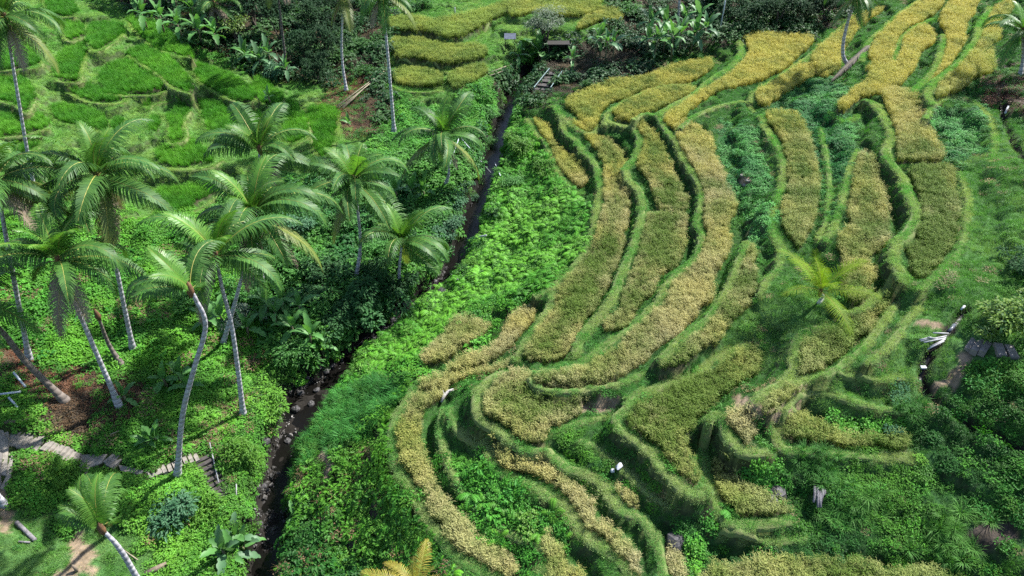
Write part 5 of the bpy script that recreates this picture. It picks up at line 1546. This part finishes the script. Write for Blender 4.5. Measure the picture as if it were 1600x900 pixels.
def air_pole(name, label, cat, a, ya, b, yb, rad, mat, group=None):
    """a straight pole between two photo rays, each at its own distance down the valley"""
    P = []
    for q, yy in ((a, ya), (b, yb)):
        d = ray(*q); P.append(np.array([0, 0, CAM_H]) + d * (yy / d[1]))
    mb = MB(); mb.tube([np.zeros(3), P[1] - P[0]], rad, 7)
    return tag(mb.build(name, mat, None, True, P[0].tolist()), label, cat, group)

pole('water_pipe', 'thin grey pipe spanning the gully diagonally below the upright-hearted palm', 'pipe', ((722,240),(768,288)), .05, m_pvc, .5, zs=(1.7, 1.3))
pole('water_pipe', 'thin grey pipe propped under the upright-hearted palm, left of the gully', 'pipe', ((718,240),(702,276)), .045, m_pvc, zs=(1.7, 1.0))
pole('water_pipe', 'long thin grey pipe running down the fern bank above the gully', 'pipe', ((800,186),(794,206),(782,240),(773,268),(782,290)), .05, m_pvc, 1.1)
pole('bamboo_pole', 'single white bamboo pole sticking out over the stream', 'pole', ((730,396),(760,384)), .07, m_white, zs=(1.6, 1.1))
pole('bamboo_pole', 'small pale stick at the stream edge below the white pole', 'pole', ((703,434),(716,444)), .04, m_grey_bamboo, .5)
bx = link('fallen_bamboo', None, None, ground(560, 150).tolist())
tag(bx, 'bundle of cut bamboo poles lying slantwise beside the tall curved palm', 'bamboo bundle')
A, Bq = ground(596, 122), ground(533, 172)
for i in range(5):
    off = np.array([U(-.25, .25), U(-.25, .25), .25 + U(0, .25)])
    mb = MB(); O = np.array(bx.location)
    mb.tube([A + off + [U(-.4, .4), 0, .3] - O, Bq + off + [U(-.5, .5), 0, 0] - O], .045, 6)
    mb.build('bamboo_pole', m_bamboo, bx, True)
for q0, q1, lab in (((768,120),(803,106),'upper bamboo rail on the far bank left of the banana plants'), ((765,126),(803,112),'lower bamboo rail on the far bank left of the banana plants')):
    pole('bamboo_rail', lab, 'rail', (q0, q1), .06, m_bamboo, .6)
for q0, q1, lab in (((834,146),(858,116),'left blue-grey handrail of the steps under the bananas'), ((860,146),(878,120),'right blue-grey handrail of the steps under the bananas')):
    G = np.array([ground(*q0), ground(*q1)])
    root = tag(link('handrail', None, None, G[0].tolist()), lab, 'handrail')
    mb = MB(); mb.tube([(0, 0, .75), G[1] - G[0] + [0, 0, .75]], .05, 6); mb.build('rail', m_rail, root)
    for t in (0.02, .5, .98):
        p = (G[1] - G[0]) * t; p[2] = float(zat(*(G[0] + p)[:2])) - G[0][2]
        mb = MB(); mb.tube([p - [0, 0, .2], [p[0], p[1], (G[1] - G[0])[2] * t + .75]], .045, 6); mb.build('post', m_rail, root)
# little shelter roof among the bananas
B = ground(797, 78)
root = tag(link('small_shelter', None, None, B.tolist()), 'small shelter with a pale blue-grey sheet roof among the banana plants', 'shelter')
for i, j in ((-1, -1), (1, -1), (1, 1), (-1, 1)):
    mb = MB(); mb.tube([(i * .6, j * .5, -.2), (i * .6, j * .5, 1.7)], .04, 6); mb.build('post', m_dark, root)
mb = MB(); mb.box((0, 0, 0), (1.5, 1.3, .05), Matrix.Rotation(.25, 3, 'X')); mb.build('roof', m_roof, root, False, (0, 0, 1.78))
# hut behind the feathery tree, coloured near black for its opening's shade
B = ground(872, 84)
root = tag(link('field_hut', None, None, B.tolist()), 'low dark open field hut behind the feathery grey-green tree', 'hut')
mb = MB(); mb.box((0, .5, .6), (2.4, .08, 1.4)); mb.box((-1.2, 0, .6), (.08, 1.0, 1.4)); mb.box((1.2, 0, .6), (.08, 1.0, 1.4)); mb.build('wall', m_dark, root)
mb = MB(); mb.box((0, 0, 1.4), (2.8, 1.4, .1)); mb.build('roof', m_dark, root)
pole('bamboo_pole', 'tall thin pale pole standing at the corner of the dark hedge', 'pole', ((1124,52),(1124,52)), .07, m_grey_bamboo) if False else None
d0 = ground(1124, 52)
dq = ray(1137, -22); tp = np.array([0, 0, CAM_H]) + dq * ((d0[1] + .3) / dq[1])
mb = MB(); mb.tube([np.zeros(3) - [0, 0, .3], (tp - d0) * .5 + [.05, 0, 0], tp - d0], [.085, .08, .06], 8)
tag(mb.build('bamboo_pole', m_pvc, None, True, d0.tolist()), 'tall thin pale pole standing at the corner of the dark hedge', 'pole')
d0 = ground(711, 24)
mb = MB(); mb.tube([(0, 0, -.2), (.03, 0, 1.1)], .06, 7); tag(mb.build('marker_post', m_white, None, True, d0.tolist()), 'short white post on the far upper terrace', 'post')

m_frond_dark_dead = foliage_mat('palm_frond_grey', (.07, .06, .055), (.13, .11, .1), .1, .8, .1, .6)
# fallen dead frond at the curved palm
G = [ground(1362, 72), ground(1340, 100), ground(1300, 130)]
B = G[1]
root = tag(link('fallen_frond', None, None, B.tolist()), 'grey fallen palm frond lying across the base of the curved palm', 'palm frond')
me = frond_mesh('dead_leaf', 0.05, .15, m_frond_dark_dead, hang=.5)
d = G[2] - G[0]
link('leaf', me, root, (G[0] - B + [0, 0, .5]).tolist(), (0, -math.atan2(d[2] , np.hypot(d[0], d[1])), math.atan2(d[1], d[0])), (float(np.linalg.norm(d)),) + (float(np.linalg.norm(d)) * .22,) * 2)

# driftwood, log, bag, bottle
def branchy(name, label, cat, q, segs, mat, lift=.1):
    B = ground(*q)
    mb = MB()
    for pts, r in segs: mb.tube(np.array(pts) + [0, 0, lift], r, 7, True, .35)
    return tag(mb.build(name, mat, None, True, B.tolist()), label, cat)
branchy('driftwood', 'bleached forked driftwood lying at the end of the very thin strip', 'driftwood', (697,622),
        [([(-.25, -.55, .1), (-.1, -.1, .25), (.15, .25, .3), (.45, .5, .25)], [.08, .13, .1, .04]), ([(.1, .2, .3), (.5, .25, .35), (.8, .15, .3)], [.08, .05, .02]), ([(-.1, -.1, .2), (-.2, .2, .45)], [.07, .03])], m_pale_wood)
gl = ground(1277, 775)
branchy('split_log', 'weathered grey split log lying on the lower right slope', 'log', (1277,777),
        [([(-.42 + .13 * i, -.95 + .3 * abs(i - 1.5), .1), (-.2 + .12 * i, 0, .22 + .05 * (i % 2)), (.02 + .12 * i, .85 - .22 * (i % 3), .2)], [.06, .085, .05]) for i in range(5)], m_drift, .16)
B = ground(967, 733)
mb = MB()
V = []
for i in range(7):
    for k in range(8):
        t = i / 6; th = k * math.pi / 4
        r = .15 * math.sin(math.pi * (t * .86 + .07)) * (1 + .3 * math.sin(k * 2.3 + i))
        V.append(((t - .5) * .55 + U(-.01, .01), math.cos(th) * r * 1.1, .12 + math.sin(th) * r * .7))
Fc = [(i * 8 + k, i * 8 + (k + 1) % 8, (i + 1) * 8 + (k + 1) % 8, (i + 1) * 8 + k) for i in range(6) for k in range(8)]
mb.add(V, Fc); o = mb.build('plastic_bag', m_white, None, True, (B + [0, 0, .12]).tolist()); o.rotation_euler = (0, 0, 1.1)
tag(o, 'crumpled white plastic bag lying on the dark green bank', 'bag')
B = ground(957, 739)
mb = MB()
V = [(r * math.cos(k * math.pi / 5), r * math.sin(k * math.pi / 5), z) for r, z in ((.02, .17), (.11, .15), (.13, .08), (.12, 0)) for k in range(10)]
mb.add(V, [(i * 10 + k, (i + 1) * 10 + k, (i + 1) * 10 + (k + 1) % 10, i * 10 + (k + 1) % 10) for i in range(3) for k in range(10)] + [tuple(range(10))])
tag(mb.build('plastic_bowl', m_white, None, True, (B + [0, 0, .12]).tolist()), 'small round white bowl beside the plastic bag', 'bowl')
pole('plastic_bottle', 'white bottle lying in the ditch near the right edge', 'bottle', ((1568,183),(1573,172)), .09, m_white, .35)
pole('white_offcut', 'short white pipe piece beside the ditch under the leafy tree', 'pipe', ((1498,491),(1504,485)), .07, m_white, .35)
tw = ground(1441, 578)
mb = MB(); mb.box((0, 0, .1), (.3, .2, .1)); tag(mb.build('foam_scrap', m_white, None, False, (tw + [0, 0, .1]).tolist()), 'small pale foam scrap in the ditch bend', 'litter')
# sticks across the ditch
root = tag(link('stick_bundle', None, None, ground(1470, 535).tolist()), 'bundle of grey bamboo sticks laid across the ditch', 'stick bundle')
O = np.array(root.location)
for a, b in (((1455,526),(1479,527)), ((1436,539),(1476,531)), ((1441,541),(1475,534)), ((1447,533),(1470,537)), ((1434,537),(1452,533)), ((1446,552),(1472,539)), ((1450,548),(1474,536))):
    P, Q = ground(*a) + [0, 0, .3], ground(*b) + [0, 0, .3]
    mb = MB(); mb.tube([P - O, Q - O], .045, 6); mb.build('stick', m_grey_bamboo, root, True)
# plastic sheet in the ditch
pole('plastic_sheet', 'crumpled blue-white plastic sheet stuffed in the ditch', 'plastic sheet', ((1482,519),(1487,513),(1491,508)), .12, m_roof, .0)

# railing and logs at the left edge
def rail_post(label, a, b, rad=.07, lift=(.25, .25), mat=None, name='rail_pole', cat='pole'):
    return pole(name, label, cat, (a, b), rad, mat or m_pvc, zs=lift)
rail_post('upper slanting grey rail pole at the left edge', (30,597), (45,613), lift=(.9, .5))
rail_post('level grey rail pole at the left edge', (-10,628), (38,622), lift=(.6, .6))
rail_post('lower slanting grey rail pole at the left edge', (19,630), (38,648), lift=(.55, .15))
rail_post('mossy log lying above the concrete landing', (-20,664), (48,658), .16, (.15, .15), m_log, 'fallen_log', 'log')
rail_post('short grey log on the lawn near the bottom left corner', (27,818), (56,846), .13, (.12, .12), m_drift, 'fallen_log', 'log')
rail_post('dark leaning log at the bottom edge beside the shrubs', (228,900), (262,884), .16, (.2, .2), m_log, 'fallen_log', 'log')
rail_post('pale cut frond stalk lying beside the small blown palm', (190,860), (217,878), .04, (.3, .2), m_bamboo, 'cut_stalk', 'stalk')
rail_post('pale stick lying across the top concrete step', (10,682), (21,696), .025, (.25, .25), m_bamboo, 'stick', 'stick')
rail_post('yellow cane lying in the weeds near the glossy bananas', (176,687), (190,681), .03, (.5, .5), m_bamboo, 'stick', 'stick')
rail_post('pale stake standing at the foot of the dark wet steps', (370,780), (372,764), .04, (.1, .5), m_grey_bamboo, 'stake', 'stake')
rail_post('thin stick rail beside the dark wet steps', (330,698), (344,760), .04, (.4, .4), m_grey_bamboo, 'stick_rail', 'rail')
B = ground(119, 893)
mb = MB(); mb.tube([(0, 0, -.1), (.05, .02, .25), (-.05, .05, .55)], [.09, .1, .05], 7, True, .4)
tag(mb.build('tree_stump', m_log, None, True, B.tolist()), 'small dark stump standing on the trodden dirt', 'stump')
rail_post('broken grey branch lying on the lower left lawn', (30,740+108), (48,849), .06, (.1, .1), m_drift, 'broken_branch', 'branch')

# boulders
def rock(label, q, r, group=None, mat=None):
    B = ground(*q)
    g = np.random.default_rng(int(q[0] * 7 + q[1]))
    mb = MB(); V = []
    for i in range(5):
        for k in range(8):
            th = k * math.pi / 4; ph = -1.3 + 2.6 * i / 4
            rr = r * g.uniform(.8, 1.15)
            V.append((rr * math.cos(ph) * math.cos(th) * 1.2, rr * math.cos(ph) * math.sin(th), rr * math.sin(ph) * .7 + r * .15))
    mb.add(V, [(i * 8 + k, i * 8 + (k + 1) % 8, (i + 1) * 8 + (k + 1) % 8, (i + 1) * 8 + k) for i in range(4) for k in range(8)] + [tuple(range(8))[::-1], tuple(32 + k for k in range(8))])
    o = mb.build('rock', mat or m_rock, None, False, B.tolist()); o.rotation_euler = (0, 0, U(0, 6))
    return tag(o, label, 'rock', group)
rock('dark boulder on the bank beside the dead-straw scrap of rice', (1055,848), .55)
rock('dark rock in the hollow above the small yellow-green corner', (1212,770), .5)
rock('lower dark rock in the hollow beside the small yellow-green corner', (1205,785), .4)
for i, q in enumerate(((570,540),(585,530),(600,515),(610,500),(625,505),(630,520),(640,490),(648,500),(655,482),(668,470),(680,440),(690,455))):
    rock(ORD[i] + ' flat wet rock along the stony stretch of stream, counted upstream', q, U(.2, .42), 'rocks along the stream')
for i, q in enumerate(((462,640),(486,632),(470,615),(495,610),(480,590),(510,580),(520,572))):
    rock(ORD[i] + ' rounded dark rock at the gravel bar in the stream bend, counted upstream', q, U(.18, .35), 'rocks along the stream')
for i, q in enumerate(((1160,275),(1168,283),(1163,290))):
    rock(['upper', 'middle', 'lower'][i] + ' pale pinkish stone in the weedy strip above the long crescent', q, .2, 'pale stones in the weedy strip', m_conc)
for i, q in enumerate(((440,850),(405,820),(443,770),(412,760),(450,690),(415,690))):
    rock(ORD[i] + ' wet rock in the shaded lower stream, counted from the bottom edge', q, U(.2, .35), 'rocks along the stream')
